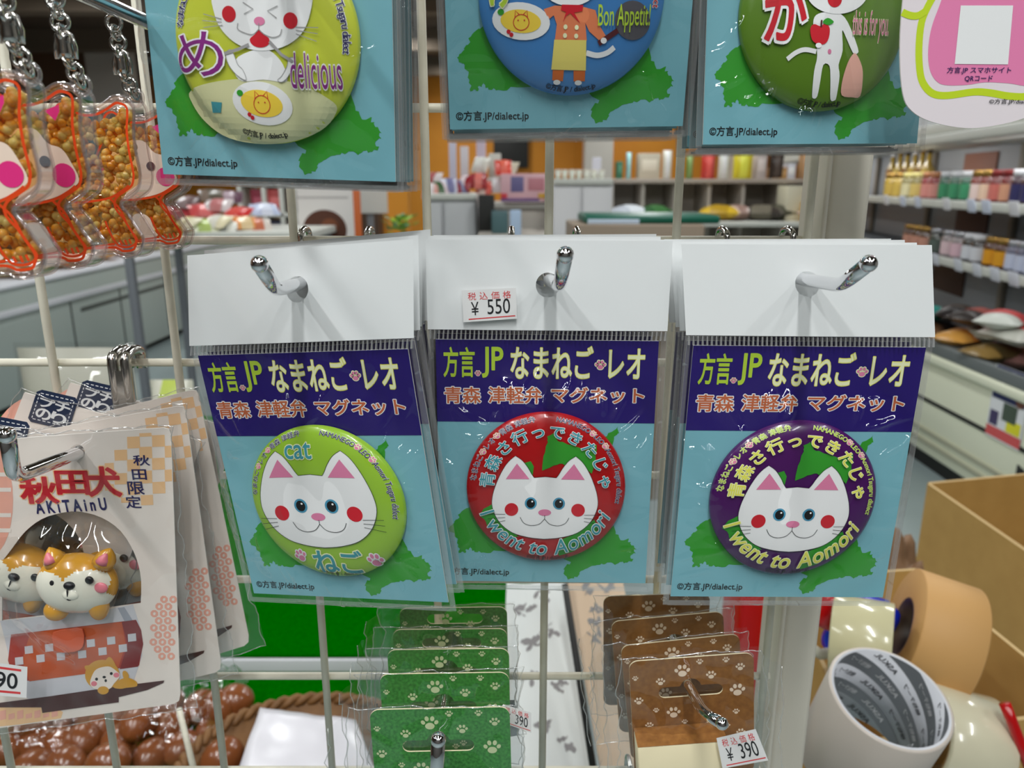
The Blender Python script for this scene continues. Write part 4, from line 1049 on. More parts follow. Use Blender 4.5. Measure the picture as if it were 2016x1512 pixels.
# ================================================================== paw print card packs
M_PGREEN = mat('green_card', S(62, 144, 58, K), .6, noise=(900, .30, S(34, 106, 36, K)))
M_PBROWN = mat('brown_card', S(146, 98, 44, K), .6, noise=(420, .5, S(118, 74, 28, K)))
M_PAWG = mat('paw_pale', S(196, 206, 160, K), .6)
M_PAWB = mat('paw_cream', S(226, 206, 182, K), .6)
M_INSIDE = mat('card_inside', S(228, 216, 180, K), .6)
PAWS = [(1249,1330,8),(1299,1341,12),(1343,1321,20),(1400,1334,13),(1430,1301,9),(1458,1321,12),(1452,1371,20),(1254,1380,12),(1288,1403,8),(1323,1411,18),(1273,1436,11),(1345,1433,8),(1449,1418,9),(1393,1441,9),(1378,1292,9)]
def paw_pack(name_label, Y, TLp, TRp, mcard, mpaw, slot, tilt, seed, box=False, H_=.062, flap=1, stick=None):
    TL, TR = onY(*TLp, Y), onY(*TRp, Y); o = onY(slot[0], slot[1], Y); wd = (TR-TL).length
    ang = math.atan2(TR.z-TL.z, TR.x-TL.x)
    t = thing('paw_card_pack', name_label, 'souvenir pack', o, (0, -ang, 0), 'bagged paw print cards at the bottom')
    Mi = Matrix.Rotation(ang, 4, 'Y')
    tl = Mi @ (TL-o); x0, z0 = tl.x, tl.z; x1 = x0 + wd
    r = .0035; out = []
    for cx, cz, a0 in ((x1-r, z0-r, 0), (x0+r, z0-r, 90), (x0+r, z0-H_+r, 180), (x1-r, z0-H_+r, 270)): out += ell(cx, cz, r, r, 6, a0, a0+90)
    sw, sh = wd*.26, .0024
    sl = ell(sw-sh, 0, sh, sh, 8, -90, 90) + ell(-sw+sh, 0, sh, sh, 8, 90, 270)
    hump = ell(0, .0012, .0042, .0042, 16)
    sl = [p for p in ell(sw-sh, 0, sh, sh, 8, -90, 90)] + [(.004, sh)] + ell(0, sh*.6, .0042, .0042, 10, 15, 165) + [(-.004, sh)] + ell(-sw+sh, 0, sh, sh, 8, 90, 270)
    mb = MB(); P = lambda u, v, l=0: Vector((u, -.00005*l, v))
    mb.poly(out, P, mcard, hole=sl); mb.poly(out, lambda u, v: Vector((u, .0006, v)), M_INSIDE, hole=sl)
    for lp in (out, sl):
        n = len(lp); q = [P(*p) for p in lp]; mb.add(q+[v+Vector((0, .0006, 0)) for v in q], [(i, (i+1) % n, n+(i+1) % n, n+i) for i in range(n)], M_INSIDE)
    for px, py, s in PAWS:
        u = x0 + (px-1238)/247*wd; v = z0 - (py-1293)/247*wd*1.06 + .0
        if z0 - v < .002: v = z0 - .0022
        paw(mb, u, v, s/247*wd*.82, 0, P, mpaw)
        if v - wd*.62 > z0 - H_ + .004: paw(mb, u, v - wd*.62, s/247*wd*.82, 0, P, mpaw)
    pc = mb.obj('paw_print_card', t)
    if box:
        mb = MB(); zt = z0 - .0305
        mb.rbox((x0+.0005, -.0105, zt-.03), (x1-.013, -.0006, zt), M_INSIDE, .0006)
        mb.add([Vector(p) for p in ((x0+.0005, -.0106, zt+.0001), (x1-.013, -.0106, zt+.0001), (x1-.0135, -.0004, zt+.0006), (x0+.0005, -.0004, zt+.0006))], [(0, 1, 2, 3)], mcard)
        mb.obj('folded_tray', pc)
    Aq = lambda px, py: Vector((px, py))
    fl = .008 if flap else .004
    bg = bag(t, [(x0-fl, z0+.0015), (x1+.0035, z0+.0018), (x1+.005, z0-H_-.004), (x0-fl-.002, z0-H_-.004)], Aq, seed, .0035, ((x0+x1)/2, z0-H_*.8, wd*.42), 48, 54, back=.0014)
    # loose side flap of the bag
    mb = MB(); vs = []; fs = []
    s = -1 if flap else 1; xe = x0-fl if flap else x1+.0035
    for j in range(13):
        for i in range(5):
            q = j/12; a = i/4; v = Vector((j*.7, i*.9, seed))
            vs.append(Vector((xe + s*a*(.006+.004*mnoise.noise(Vector((j*.45, seed, 0)))), -.001 - .004*a*mnoise.noise(v) - .003*a, z0 - .001 - H_*q - a*.003*(1 if j < 2 else 0))))
    for j in range(12):
        for i in range(4): b = j*5+i; fs.append((b, b+1, b+6, b+5))
    mb.add(vs, fs, M_FILM2, True); mb.tube([vs[j*5+4] for j in range(13)], .00022, M_SEAM, 5); mb.obj('bag_flap', bg)
    if stick:
        inv = Matrix.Rotation(ang, 4, 'Y')
        price_sticker(bg, None, [inv @ (onY(*p, Y-stick[1])-o) for p in stick[0]], '390')['label'] = 'white price sticker printed 390 yen'
    return t
GY = [.229, .246, .263, .280, .2955]
GT = [((727,1398),(1003,1392)), ((747,1328),(1002,1324)), ((762,1280),(1002,1277)), ((773,1240),(998,1238)), ((786,1198),(998,1195))]
for i in range(5):
    k = GY[0]/GY[i]; sl = (1008+(863-1008)*k, 359+(1468-359)*k)
    paw_pack(f'bagged green paw print card, {ORD[i]} from the front on its hook', GY[i], *GT[i], M_PGREEN, M_PAWG, sl, 0, 20+i, flap=1,
             stick=([(990,1385),(1046,1402),(1046,1442),(985,1420)], -.006) if i == 0 else None)
BY = [.2575, .270, .2825, .295]
BT = [((1238,1303),(1484,1285)), ((1222,1272),(1456,1248)), ((1203,1224),(1424,1204)), ((1188,1174),(1398,1168))]
for i in range(4):
    k = BY[0]/BY[i]; sl = (1008+(1360-1008)*k, 359+(1360-359)*k)
    paw_pack(f'bagged brown paw print card, {ORD[i]} from the front on its hook', BY[i], *BT[i], M_PBROWN, M_PAWB, sl, 0, 40+i, box=(i == 0), flap=(i == 1 or i == 2), H_=.055,
             stick=([(1410,1452),(1487,1434),(1512,1496),(1422,1512)], .012) if i == 0 else None)

# ================================================================== apple shaped card at the top right
M_APINK = mat('apple_pink', S(226, 128, 172, K), .4)
M_ALIME = mat('apple_lime', S(190, 212, 40, K), .4)
M_AWHITE = mat('apple_card', S(228, 218, 222, K), .35, coat=.15)
def apple_card():
    Y0 = .250; o = onY(1910, 80, Y0)
    t = thing('apple_card', 'white round card printed with a pink and lime apple, top right corner', 'card', o)
    A2 = lambda px, py: (onY(px, py, Y0)-o).xz
    mb = MB(); P = lambda u, v, l=0: Vector((u, -.00005*l, v))
    out = [A2(*p) for p in smooth_loop([(1776,20),(1772,110),(1778,185),(1795,218),(1835,240),(1900,252),(1960,247),(2020,231),(2080,200),(2110,120),(2110,0),(2080,-120),(1960,-190),(1840,-150),(1790,-60)], 4)]
    mb.poly(out, P, M_AWHITE); mb.poly(out, lambda u, v: Vector((u, .0006, v)), M_AWHITE)
    q = [P(*p) for p in out]; n = len(q); mb.add(q+[v+Vector((0, .0006, 0)) for v in q], [(i, (i+1) % n, n+(i+1) % n, n+i) for i in range(n)], M_PAPER_EDGE)
    mb.poly([A2(*p) for p in smooth_loop([(1866,-20),(1846,20),(1832,62),(1827,108),(1832,142),(1846,162),(1866,168),(1905,167),(1940,162),(1985,164),(2030,168),(2070,140),(2085,80),(2060,0),(2000,-50),(1920,-55)], 4)], lambda u, v: P(u, v, 1), M_APINK)
    mb.stroke([A2(*p) for p in smooth_loop([(1846,-20),(1828,10),(1814,45),(1809,95),(1811,140),(1818,165),(1836,184),(1865,188),(1917,181),(1950,183),(1985,189),(2020,190),(2060,182),(2100,140)], 4, False)], .0021, lambda u, v: P(u, v, 1), M_ALIME)
    mb.stroke([A2(*p) for p in smooth_loop([(1776,24),(1790,30),(1806,31),(1822,22)], 4, False)], .002, lambda u, v: P(u, v, 2), M_ALIME)
    mb.poly([A2(*p) for p in ((1891,11),(1994,11),(1984,127),(1879,126))], lambda u, v: P(u, v, 3), M_GLYPHW)
    bx = lambda x0, y0, x1, y1: (*A2(x0, y1), *A2(x1, y0))
    text(mb, '方言.JP スマホサイト', bx(1863, 132, 1991, 146), lambda u, v, l: P(u, v, l+2), M_NAVYINK, None, .012)
    text(mb, 'QRコード', bx(1898, 149, 1954, 161), lambda u, v, l: P(u, v, l+2), M_NAVYINK, None, .012)
    text(mb, '©方言.JP/dialect.jp', bx(1946, 195, 2046, 206), lambda u, v, l: P(u, v, l+2), M_BLACK, None, .008)
    mb.obj('printed_card', t)
apple_card()

# ================================================================== the shop behind: shell
def slab(name, lo, hi, m): mb = MB(); mb.box(lo, hi, m); return struct(mb.obj(name))
M_FLOOR = mat('floor_vinyl', S(150, 164, 164), .35, noise=(3, .8, S(138, 152, 154)))
M_WALLO = mat('wall_orange', S(226, 152, 44, 1.1), .6, noise=(1.3, .8, S(204, 126, 26, 1.1)))
M_WALLD = mat('wall_dark', S(96, 74, 58), .7)
M_CEILD = mat('ceiling_dark', S(92, 76, 62), .8)
M_BEAM = mat('beam_taupe', S(120, 106, 90), .7)
M_COLW = mat('column_white', S(206, 200, 190), .6)
M_SHELFW = mat('shelf_white', S(214, 216, 208), .45)
M_SHELFG = mat('shelf_grey', S(126, 130, 136), .5)
M_CREAMP = mat('cream_panel', S(234, 237, 212), .4, coat=.1)
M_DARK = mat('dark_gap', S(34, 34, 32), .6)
M_CABG = mat('counter_grey', S(172, 183, 178), .45)
M_CABL = mat('counter_light', S(214, 216, 222), .45)
slab('floor', (-5.6, -2.6, -.05), (5.2, 12.2, 0), M_FLOOR)
slab('ceiling', (-5.6, -2.6, CEIL), (5.2, 12.2, CEIL+.05), M_CEILD)
slab('wall_back', (-5.6, 12.15, 0), (5.2, 12.25, CEIL), M_WALLO)
slab('wall_left', (-5.65, -2.6, 0), (-5.55, 12.2, CEIL), M_WALLD)
slab('wall_right', (5.1, -2.6, 0), (5.2, 12.2, CEIL), M_COLW)
slab('wall_behind', (-5.6, -2.65, 0), (5.2, -2.55, CEIL), mat('wall_behind_grey', S(92, 88, 84), .7))
for i, (x, y) in enumerate(((-4.7, 9.6), (-2.2, 11.9), (1.25, 11.6), (3.4, 11.6))):
    mb = MB(); mb.box((x-.2, y-.2, 0), (x+.2, y+.2, CEIL), M_COLW if i != 1 else M_WALLD); struct(mb.obj(f'trim_{i+1}'))
for i in range(5):
    mb = MB(); mb.box((-5.5, 3.2+i*2.0, CEIL-.22), (5.1, 3.4+i*2.0, CEIL), M_BEAM); struct(mb.obj(f'trim_{i+5}'))
for i, L in enumerate(LAMPS):  # also houses the tubes added for the back wall and film glints
    mb = MB(); mb.rbox((L[0]-.11, L[1]-.64, CEIL-.085), (L[0]+.11, L[1]+.64, CEIL-.001), M_SHELFW, .01)
    tag(mb.obj('ceiling_light_housing'), f'white fluorescent ceiling light housing, {ORD[i]} of the ceiling lights', 'ceiling light', 'ceiling lights')

def rgb(r, g, b, rough=.45, k=1.12): return mat(f'ink_{r}_{g}_{b}_{int(rough*100)}', S(r, g, b, k), rough)
def vbox(lo, hi, m, r=.004): mb = MB(); mb.rbox(lo, hi, m, r); return mb

# ------------------------------------------------------------------ right: chilled case, shelves of jars
XF = 1.93
def chest():
    pts = [onX(1837, 672, XF), onX(2016, 742, XF)]
    y0, y1 = 2.1, 6.6; ztop = pts[0].z
    t = thing('chest_freezer', 'long cream chilled display case with food packs, at the right', 'freezer', (XF, 0, 0))
    mb = MB(); mb.rbox((0, y0, .075), (.30, y1, ztop-.10), M_CREAMP, .01); mb.obj('case_body', t)
    mb = MB(); mb.rbox((-.02, y0, ztop-.10), (.05, y1, ztop-.055), M_CREAMP, .012); mb.rbox((-.012, y0, ztop-.055), (.02, y1, ztop), mat('bumper_grey', S(112, 118, 118), .4), .008); mb.obj('top_rail', t)
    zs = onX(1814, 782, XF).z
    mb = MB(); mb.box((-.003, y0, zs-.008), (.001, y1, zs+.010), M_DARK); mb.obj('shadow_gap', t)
    for px, py in ((1805, 836), (1803, 856)):
        z = onX(px, py, XF).z; mb = MB(); mb.rbox((-.008, y0, z-.010), (.002, y1, z+.010), mat('trim_olive', S(176, 176, 152), .4), .003); mb.obj('trim_strip', t)
    mb = MB(); mb.box((.03, y0, 0), (.29, y1, .08), M_DARK); mb.obj('plinth', t)
    mb = MB(); mb.box((.05, y0, ztop-.07), (.32, y1, ztop-.06), mat('case_floor', S(118, 122, 118), .5)); mb.obj('inner_tray', t)
    for i in range(5):
        v = onX(2004+i*6, 936+i*6, XF); mb = MB(); mb.box((-.002, v.y-.006, v.z-.05), (.002, v.y+.012, v.z+.04), M_DARK); mb.obj('vent_slot', t)
    return ztop
ZC = chest()
def poster():
    c = [onX(1962, 716, XF-.006), onX(2030, 752, XF-.006), onX(2012, 902, XF-.006), onX(1945, 852, XF-.006)]
    y0, y1 = c[0].y, c[1].y; zt, zb = c[0].z, c[3].z-.01
    t = thing('poster', 'navy, yellow and red poster on the front of the chilled case', 'poster', (XF-.006, y0, zb))
    mb = MB(); W_, H_ = y0-y1, zt-zb
    def q(a, b, c_, d, m, l): mb.add([Vector((-.0006*l, -W_*x, H_*y)) for x, y in ((a, b), (c_, b), (c_, d), (a, d))], [(0, 1, 2, 3)], m)
    q(0, 0, 1, 1, rgb(224, 226, 228), 0); q(.03, .55, .97, 1, rgb(34, 42, 88), 1); q(.0, .02, 1, .16, rgb(206, 84, 84), 1)
    q(.55, .17, .95, .34, rgb(222, 216, 40), 1); q(.4, .3, .8, .54, rgb(70, 84, 70), 2); q(.05, .18, .3, .38, rgb(66, 58, 96), 1)
    for x, y in ((.1, .86), (.32, .88), (.22, .74), (.5, .9)): q(x, y, x+.1, y+.07, rgb(214, 218, 232), 2)
    mb.poly([(x, y) for x, y in ell(.84, .62, .12, .08)], lambda x, y: Vector((-.0018, -W_*x, H_*y)), rgb(110, 66, 50))
    mb.add([Vector((.004, -W_*x, H_*y)) for x, y in ((0, 0), (1, 0), (1, 1), (0, 1))], [(0, 1, 2, 3)], rgb(224, 226, 228)); mb.obj('printed_sheet', t)
poster()
def food_pack(name, label, cat, loc, size, rz, m1, m2, grp, tilt=0., seed=1, band=True):
    """pillow pack: pinched ends, a coloured label band"""
    t = thing(name, label, cat, loc, (tilt, 0, rz), grp); sx, sy, sz = size; nx, ny = 14, 8
    for part, m, a0, a1, lift in (('pouch', m1, 0, 1, 0), ('label_band', m2, .3, .72, .0012)):
        if part == 'label_band' and not band: continue
        mb = MB(); vs = []; fs = []
        for s in (1, -1):
            b = len(vs)
            for i in range(nx+1):
                u = a0+(a1-a0)*i/nx
                for j in range(ny+1):
                    v = j/ny; h = (max(0, math.sin(math.pi*u))**.5)*(max(0, math.sin(math.pi*v))**.6)
                    vs.append(Vector(((u-.5)*sx, (v-.5)*sy*(1+.0*u), sz*.5 + s*(sz*.5*h + lift*(h > .01)) + .004*mnoise.noise(Vector((u*4, v*4, seed+s)))*h)))
            for i in range(nx):
                for j in range(ny):
                    q = b+i*(ny+1)+j; f = (q, q+ny+1, q+ny+2, q+1); fs.append(f if s > 0 else f[::-1])
        mb.add(vs, fs, m, True); mb.obj(part, t)
    return t
rnd = random.Random(11)
FP = [(1822, 612, (196,214,206), (36,140,130), 'white and teal'), (1838, 640, (150,110,80), (60,40,34), 'brown'), (1885, 612, (40,36,36), (70,58,50), 'black'), (1895, 660, (206,150,70), (190,120,50), 'orange'),
      (1925, 620, (52,46,44), (150,70,60), 'dark brown'), (1938, 652, (196,196,176), (206,70,60), 'pale green with red'), (1962, 690, (140,112,60), (96,82,50), 'olive brown'), (1992, 650, (210,206,196), (204,60,60), 'white and red'),
      (2010, 700, (150,110,104), (206,120,110), 'dull pink'), (1975, 625, (210,214,206), (210,80,80), 'white with a red band'), (2030, 660, (190,190,180), (200,70,60), 'grey with red')]
for i, (px, py, a, b, nm) in enumerate(FP):
    p = onX(px, py, XF + .10 + .05*(i % 3))
    food_pack('food_pack', f'{nm} food pack lying in the chilled case', 'food pack', (p.x, p.y, max(p.z-.05, ZC-.058)), (.24, .17, .08), rnd.uniform(-.5, .5)+.5, rgb(*a, .3), rgb(*b, .35), 'food packs in the chilled case', 0, i)

SA = math.atan2(.1547, 1.034); SD = Vector((math.sin(SA), math.cos(SA), 0)); SN = Vector((math.cos(SA), -math.sin(SA), 0))
S0 = CAM + ray(1900, 521)*3.9                                     # a point on the front edge of the lower jar shelf
def onS(px, py, back=0.): return onP(px, py, S0 + SN*back, SN)
def shelving():
    t = thing('shelf_unit', 'grey shelving unit with white canopy, holding rows of jars at the right', 'shelves', (S0.x, S0.y, 0), (0, 0, -SA))
    z1, z2 = onS(1900, 401).z, onS(1900, 521).z
    ztop = onS(1900, 279).z; d0, d1 = -2.2, 5.2; dep = .38
    def b(x0, y0, zz0, x1, y1, zz1, m, nm, r=.004): mb = MB(); mb.rbox((x0, y0, zz0), (x1, y1, zz1), m, r); mb.obj(nm, t)
    b(dep, d0, .0, dep+.03, d1, 2.1, mat('shelf_back', S(172, 176, 180), .5), 'back_panel')
    for z in (z1, z2):
        b(0, d0, z-.012, dep, d1, z, M_SHELFG, 'shelf_board'); b(-.012, d0, z-.030, .004, d1, z+.014, M_SHELFW, 'price_rail')
    b(-.06, d0, ztop, dep, d1, ztop+.05, M_SHELFW, 'canopy', .01); b(-.02, d0, ztop+.05, dep, d1, ztop+.12, M_SHELFW, 'canopy_top', .02)
    b(.06, d0, 0, dep, d1, .45, M_SHELFG, 'base_cabinet')
    for y in (-.9, .35, 1.6, 2.85, 4.1): b(dep-.03, y, .45, dep, y+.05, ztop, mat('upright_taupe', S(150, 140, 126), .5), 'upright')
    b(dep-.012, .7, z1+.02, dep, 1.15, ztop-.03, mat('backing_rust', S(160, 108, 88), .6), 'rust_panel')
    b(dep-.012, .7, z2+.02, dep, 1.15, z1-.05, mat('backing_maroon', S(104, 76, 72), .6), 'maroon_panel')
    b(dep-.012, .9, .6, dep, 1.4, z2-.05, mat('backing_brown', S(84, 58, 46), .6), 'brown_panel')
    for y in (-.6, 1.5, 3.6):  # fill lamps added under the canopy to brighten the shelves
        l = bpy.data.lights.new('canopy_fill', 'AREA'); l.shape = 'RECTANGLE'; l.size = .05; l.size_y = 1.6; l.energy = 2.5; o = bpy.data.objects.new('canopy_fill', l); C.objects.link(o); o.parent = t; o.location = (.0, y, ztop-.01); o.rotation_euler = (0, -.5, 0)
    return z1, z2
Z1, Z2 = shelving()
def jar(label, px, shelf_z, py, hh, rr, lid, glass, lab, grp, back=.06, kind='jar', neck=False):
    p = onS(px, py, back); p.z = shelf_z
    t = thing('preserve_jar' if not neck else 'sauce_bottle', label, 'jar' if not neck else 'bottle', p, (0, 0, 0), grp)
    mb = MB()
    if neck: mb.lathe([(rr*.9, 0), (rr, .006), (rr, hh*.55), (rr*.4, hh*.74), (rr*.36, hh*.9)], glass, 16)
    else: mb.lathe([(rr*.9, 0), (rr, .006), (rr, hh*.74), (rr*.86, hh*.82)], glass, 18)
    mb.obj('glass_body', t)
    mb = MB(); z = hh*.82 if not neck else hh*.88; q = rr*.92 if not neck else rr*.42
    mb.lathe([(q, z), (q, hh-.003), (q*.93, hh)], lid, 18); mb.obj('lid', t)
    mb = MB(); mb.lathe([(rr*1.012, hh*.14), (rr*1.012, hh*.6)], lab, 18, cap=False); mb.obj('paper_label', t)
    return t
G = lambda r, g, b: mat(f'glass_{r}_{g}_{b}', S(r, g, b), .08, spec=.7, coat=.4)
gold, silver, wht, drk, redl = mat('lid_gold', S(190, 150, 80), .25, .8), mat('lid_silver', S(200, 200, 206), .25, .7), rgb(222, 222, 226), rgb(50, 40, 34), rgb(120, 34, 34)
UPJ = [(1752,gold,G(196,166,70),rgb(206,176,84),'mustard yellow'),(1768,gold,G(206,176,84),rgb(206,176,84),'mustard yellow'),(1786,rgb(226,214,140),G(150,140,90),rgb(220,212,170),'cream labelled'),(1804,rgb(226,214,140),G(150,140,90),rgb(214,190,110),'cream labelled'),
      (1826,rgb(190,130,90),G(150,60,60),rgb(222,150,140),'pink labelled'),(1842,rgb(190,130,90),G(150,60,60),rgb(222,150,140),'pink labelled'),(1862,wht,G(70,110,90),rgb(66,150,106),'green labelled'),(1882,wht,G(70,110,90),rgb(66,150,106),'green labelled'),(1904,wht,G(70,110,90),rgb(66,150,106),'green labelled'),
      (1926,gold,G(120,40,30),rgb(228,206,200),'pale pink labelled'),(1944,gold,G(120,40,30),rgb(226,196,170),'pale pink labelled'),(1964,redl,G(110,30,30),rgb(196,110,100),'red capped'),(1986,redl,G(110,30,30),rgb(206,150,120),'red capped'),(2008,wht,G(60,30,40),rgb(46,44,90),'navy labelled'),(2030,wht,G(60,30,40),rgb(46,44,90),'navy labelled')]
for i, (px, lid, gl, lb, nm) in enumerate(UPJ):
    jar(f'{nm} jar, {ORD[i]} from the left in the upper front row', px, Z1, 395, .165, .046, lid, gl, lb, 'jars on the upper shelf', .07)
for i, px in enumerate((1750, 1764, 1778, 1793, 1807, 1820)):
    jar(f'amber sauce bottle, {ORD[i]} from the left in the upper back row', px, Z1, 385, .33, .040, (wht, gold, drk)[i % 3], G(170, 140, 50), rgb(176, 150, 70) if i % 2 else rgb(120, 84, 40), 'bottles on the upper shelf', .22, neck=True)
LO = [(1842,silver,G(70,74,66),rgb(92,104,96),'dark grey labelled'),(1866,silver,G(160,150,150),rgb(222,196,200),'pink and white labelled'),(1886,silver,G(160,150,150),rgb(222,186,196),'pink and white labelled'),(1908,wht,G(60,54,50),rgb(214,216,222),'white labelled'),(1926,wht,G(60,54,50),rgb(214,216,222),'white labelled'),
      (1952,gold,G(90,50,30),rgb(222,156,30),'orange labelled'),(1973,gold,G(90,50,30),rgb(222,156,30),'orange labelled'),(1996,silver,G(110,110,130),rgb(196,202,222),'pale blue labelled'),(2016,silver,G(110,110,130),rgb(196,202,222),'pale blue labelled'),(2036,silver,G(110,110,130),rgb(196,202,222),'pale blue labelled'),
      (1822,gold,G(90,60,40),rgb(206,150,130),'salmon labelled'),(1806,gold,G(90,60,40),rgb(206,150,130),'salmon labelled'),(1790,gold,G(90,60,40),rgb(206,150,130),'salmon labelled')]
for i, (px, lid, gl, lb, nm) in enumerate(LO):
    k = sorted(q[0] for q in LO).index(px)
    jar(f'{nm} jar, {ORD[k]} from the left on the lower jar shelf', px, Z2, 505 + (px-1830)*.22, .150, .047, lid, gl, lb, 'jars on the lower shelf', .07)
def tagcard(px, z, i, where, col):
    p = onS(px, 400 if where == 'upper' else 520); p = p - SN*.016; p.z = z-.008
    mb = MB(); mb.rbox((-.002, -.045, -.032), (.002, .045, .034), rgb(*col), .001)
    o = mb.obj('price_card'); o.location = p; o.rotation_euler = (0, -.25, -SA)
    tag(o, f'small pale price card, {ORD[i]} from the left on the {where} jar shelf rail', 'price card', 'price cards on the jar shelves')
for i, px in enumerate((1749, 1782, 1812, 1870, 1920, 1950, 2006)): tagcard(px, Z1, i, 'upper', (214, 222, 240) if i % 3 else (226, 226, 230))
for i, px in enumerate((1846, 1893, 1932, 1969, 2008)): tagcard(px, Z2, i, 'lower', (222, 226, 236))

# ------------------------------------------------------------------ left: long counter with goods on it
XL = -2.9
def counter():
    zt = onX(320, 500, XL).z; zs = onX(320, 538, XL).z; zg = onX(320, 562, XL).z
    t = thing('display_counter', 'long grey counter with light rail and drawers, at the left', 'counter', (XL, 0, 0))
    y0, y1 = 2.6, 9.0
    def b(x0, ya, z0, x1, yb, z1, m, nm, r=.004): mb = MB(); mb.rbox((x0, ya, z0), (x1, yb, z1), m, r); mb.obj(nm, t)
    b(-.8, y0, .05, 0, y1, zt-.02, M_CABG, 'counter_body'); b(-.8, y0, zt-.02, .015, y1, zt, M_CABL, 'counter_top')
    b(-.005, y0, zs-.018, .02, y1, zs+.018, M_CABL, 'light_rail')
    b(-.1, y0+.3, .0, -.06, y1, .06, M_DARK, 'toe_kick')
    for px in (140, 240, 330):
        y = onX(px, 620, XL).y
        b(-.003, y, .10, .003, y+.016, zs-.03, M_DARK, 'door_gap')
    ya, yb = onX(160, 615, XL).y, onX(330, 565, XL).y
    b(-.004, ya, zg-.015, .005, yb, zg+.012, mat('groove', S(84, 90, 86), .6), 'finger_groove')
    return zt
ZL = counter()
rnd = random.Random(5)
for i, (px, py, m1, m2, nm) in enumerate(((20, 560, (150,104,60), (206,180,140), 'brown'), (60, 545, (206,170,120), (150,110,70), 'tan'), (110, 540, (170,120,66), (214,196,170), 'brown and cream'), (150, 532, (214,206,196), (196,120,90), 'white'), (195, 522, (196,140,70), (222,214,200), 'amber'), (245, 512, (214,196,170), (176,84,60), 'cream and red'),
                                        (300, 500, (222,206,150), (226,220,200), 'pale yellow'))):
    p = onX(px, py, XL-.25)
    food_pack('snack_pack', f'{nm} snack pack lying on the left counter, {ORD[i]} from the left', 'snack pack', (XL-.28, p.y, ZL), (.30, .24, .09), rnd.uniform(-.5, .5), rgb(*m1, .35), rgb(*m2, .4), 'snack packs on the left counter', 0, i+30)

# ------------------------------------------------------------------ middle distance: tables, cabinets, goods
def cab(name, label, px0, px1, pyt, Y, depth, m, seams=(), z0=0.):
    a, b = onY(px0, pyt, Y), onY(px1, pyt, Y); t = thing(name, label, 'cabinet', (a.x, Y, 0))
    w_ = b.x-a.x; mb = MB(); mb.rbox((0, .02, z0), (w_, depth, a.z-.02), m, .006); mb.obj('cabinet_body', t)
    mb = MB(); mb.rbox((.002, -.005, a.z-.03), (w_-.002, depth, a.z), M_SHELFW, .005); mb.obj('worktop', t)
    edges = [0] + [onY(s, pyt, Y).x-a.x for s in seams] + [w_]
    for i in range(len(edges)-1):
        mb = MB(); mb.rbox((edges[i]+.008, 0, z0+.04), (edges[i+1]-.008, .022, a.z-.045), m, .004); mb.obj('door', t)
    return a.z
ZT = cab('white_cabinet', 'white cabinet with two doors and cup trays on top, centre of the shop', 1088, 1208, 352, 4.2, .5, mat('cab_white', S(216, 216, 218, 1.1), .35), (1146,))
ZS = cab('grey_cabinet', 'pale grey cabinet with two doors below heaped sweets, left of the shop centre', 838, 938, 382, 4.2, .75, mat('cab_grey', S(190, 192, 194, 1.1), .35), (872,))
ZM = cab('low_cabinet', 'low beige stand with pink boxes, between the two pale cabinets', 938, 1088, 400, 4.4, .55, mat('cab_beige', S(186, 180, 170), .45), (985,))
def box_item(name, label, cat, px0, px1, pyt, pyb, Y, depth, m, grp=None, band=None, zb=None):
    a, b = onY(px0, pyb, Y), onY(px1, pyt, Y)
    if zb is not None: a.z = zb
    t = thing(name, label, cat, (a.x, Y, a.z), (0, 0, 0), grp)
    w_, h_ = b.x-a.x, b.z-a.z
    mb = MB(); mb.rbox((0, 0, 0), (w_, depth, h_), m, .004); mb.obj('carton' if cat == 'box' else 'body', t)
    if band:
        for (x0, y0, x1, y1, mm) in band:
            mb = MB(); mb.rbox((w_*x0, -.003, h_*y0), (w_*x1, .001, h_*y1), mm, .001); mb.obj('printed_panel', t)
    return t
box_item('gift_box', 'pink gift box with printed front, left of the middle wire', 'box', 986, 1076, 342, 397, 4.35, .25, rgb(222, 178, 186), None,
         [(.22, .35, .5, .9, rgb(110, 104, 150)), (0, .0, .85, .12, rgb(110, 74, 130)), (.6, .4, .95, .85, rgb(196, 130, 140)), (.82, .12, 1, .3, rgb(206, 160, 60)), (0, .12, .14, .3, rgb(206, 60, 70))])
box_item('white_card_sign', 'white L shaped card standing on the white cabinet', 'sign', 1166, 1184, 310, 340, 4.4, .02, rgb(226, 224, 236))
for i, (px, w_) in enumerate(((1098, 10), (1112, 10), (1126, 11), (1140, 11), (1155, 11), (1170, 11), (1184, 11))):
    p = onY(px, 349, 4.3); t = thing('paper_cup', f'white paper cup, {ORD[i]} from the left on the white cabinet', 'cup', (p.x, 4.3 + .02*(i % 2), ZT), (0, 0, 0), 'paper cups on the white cabinet')
    mb = MB(); mb.lathe([(.012, 0), (.017, .042), (.0155, .042), (.011, .003)], rgb(226, 226, 214), 14); mb.obj('cup_body', t)
    mb = MB(); mb.lathe([(.018, .042), (.018, .046), (.014, .049)], rgb(214, 206, 190), 14); mb.obj('cup_lid', t)
SW = [(850, 372, (206,150,140), (222,214,214)), (868, 368, (70,100,66), (206,190,196)), (884, 362, (196,200,216), (120,120,160)), (902, 366, (140,44,52), (120,120,150)), (922, 356, (150,40,48), (214,196,200)), (943, 352, (150,48,52), (216,120,110)), (958, 366, (206,90,76), (226,206,196)), (975, 360, (196,204,196), (222,226,226)), (990, 326, (214,70,54), (226,110,90)), (1010, 330, (196,190,170), (206,200,190)), (858, 350, (216,206,206), (170,90,90)), (950, 320, (206,206,196), (222,222,216))]
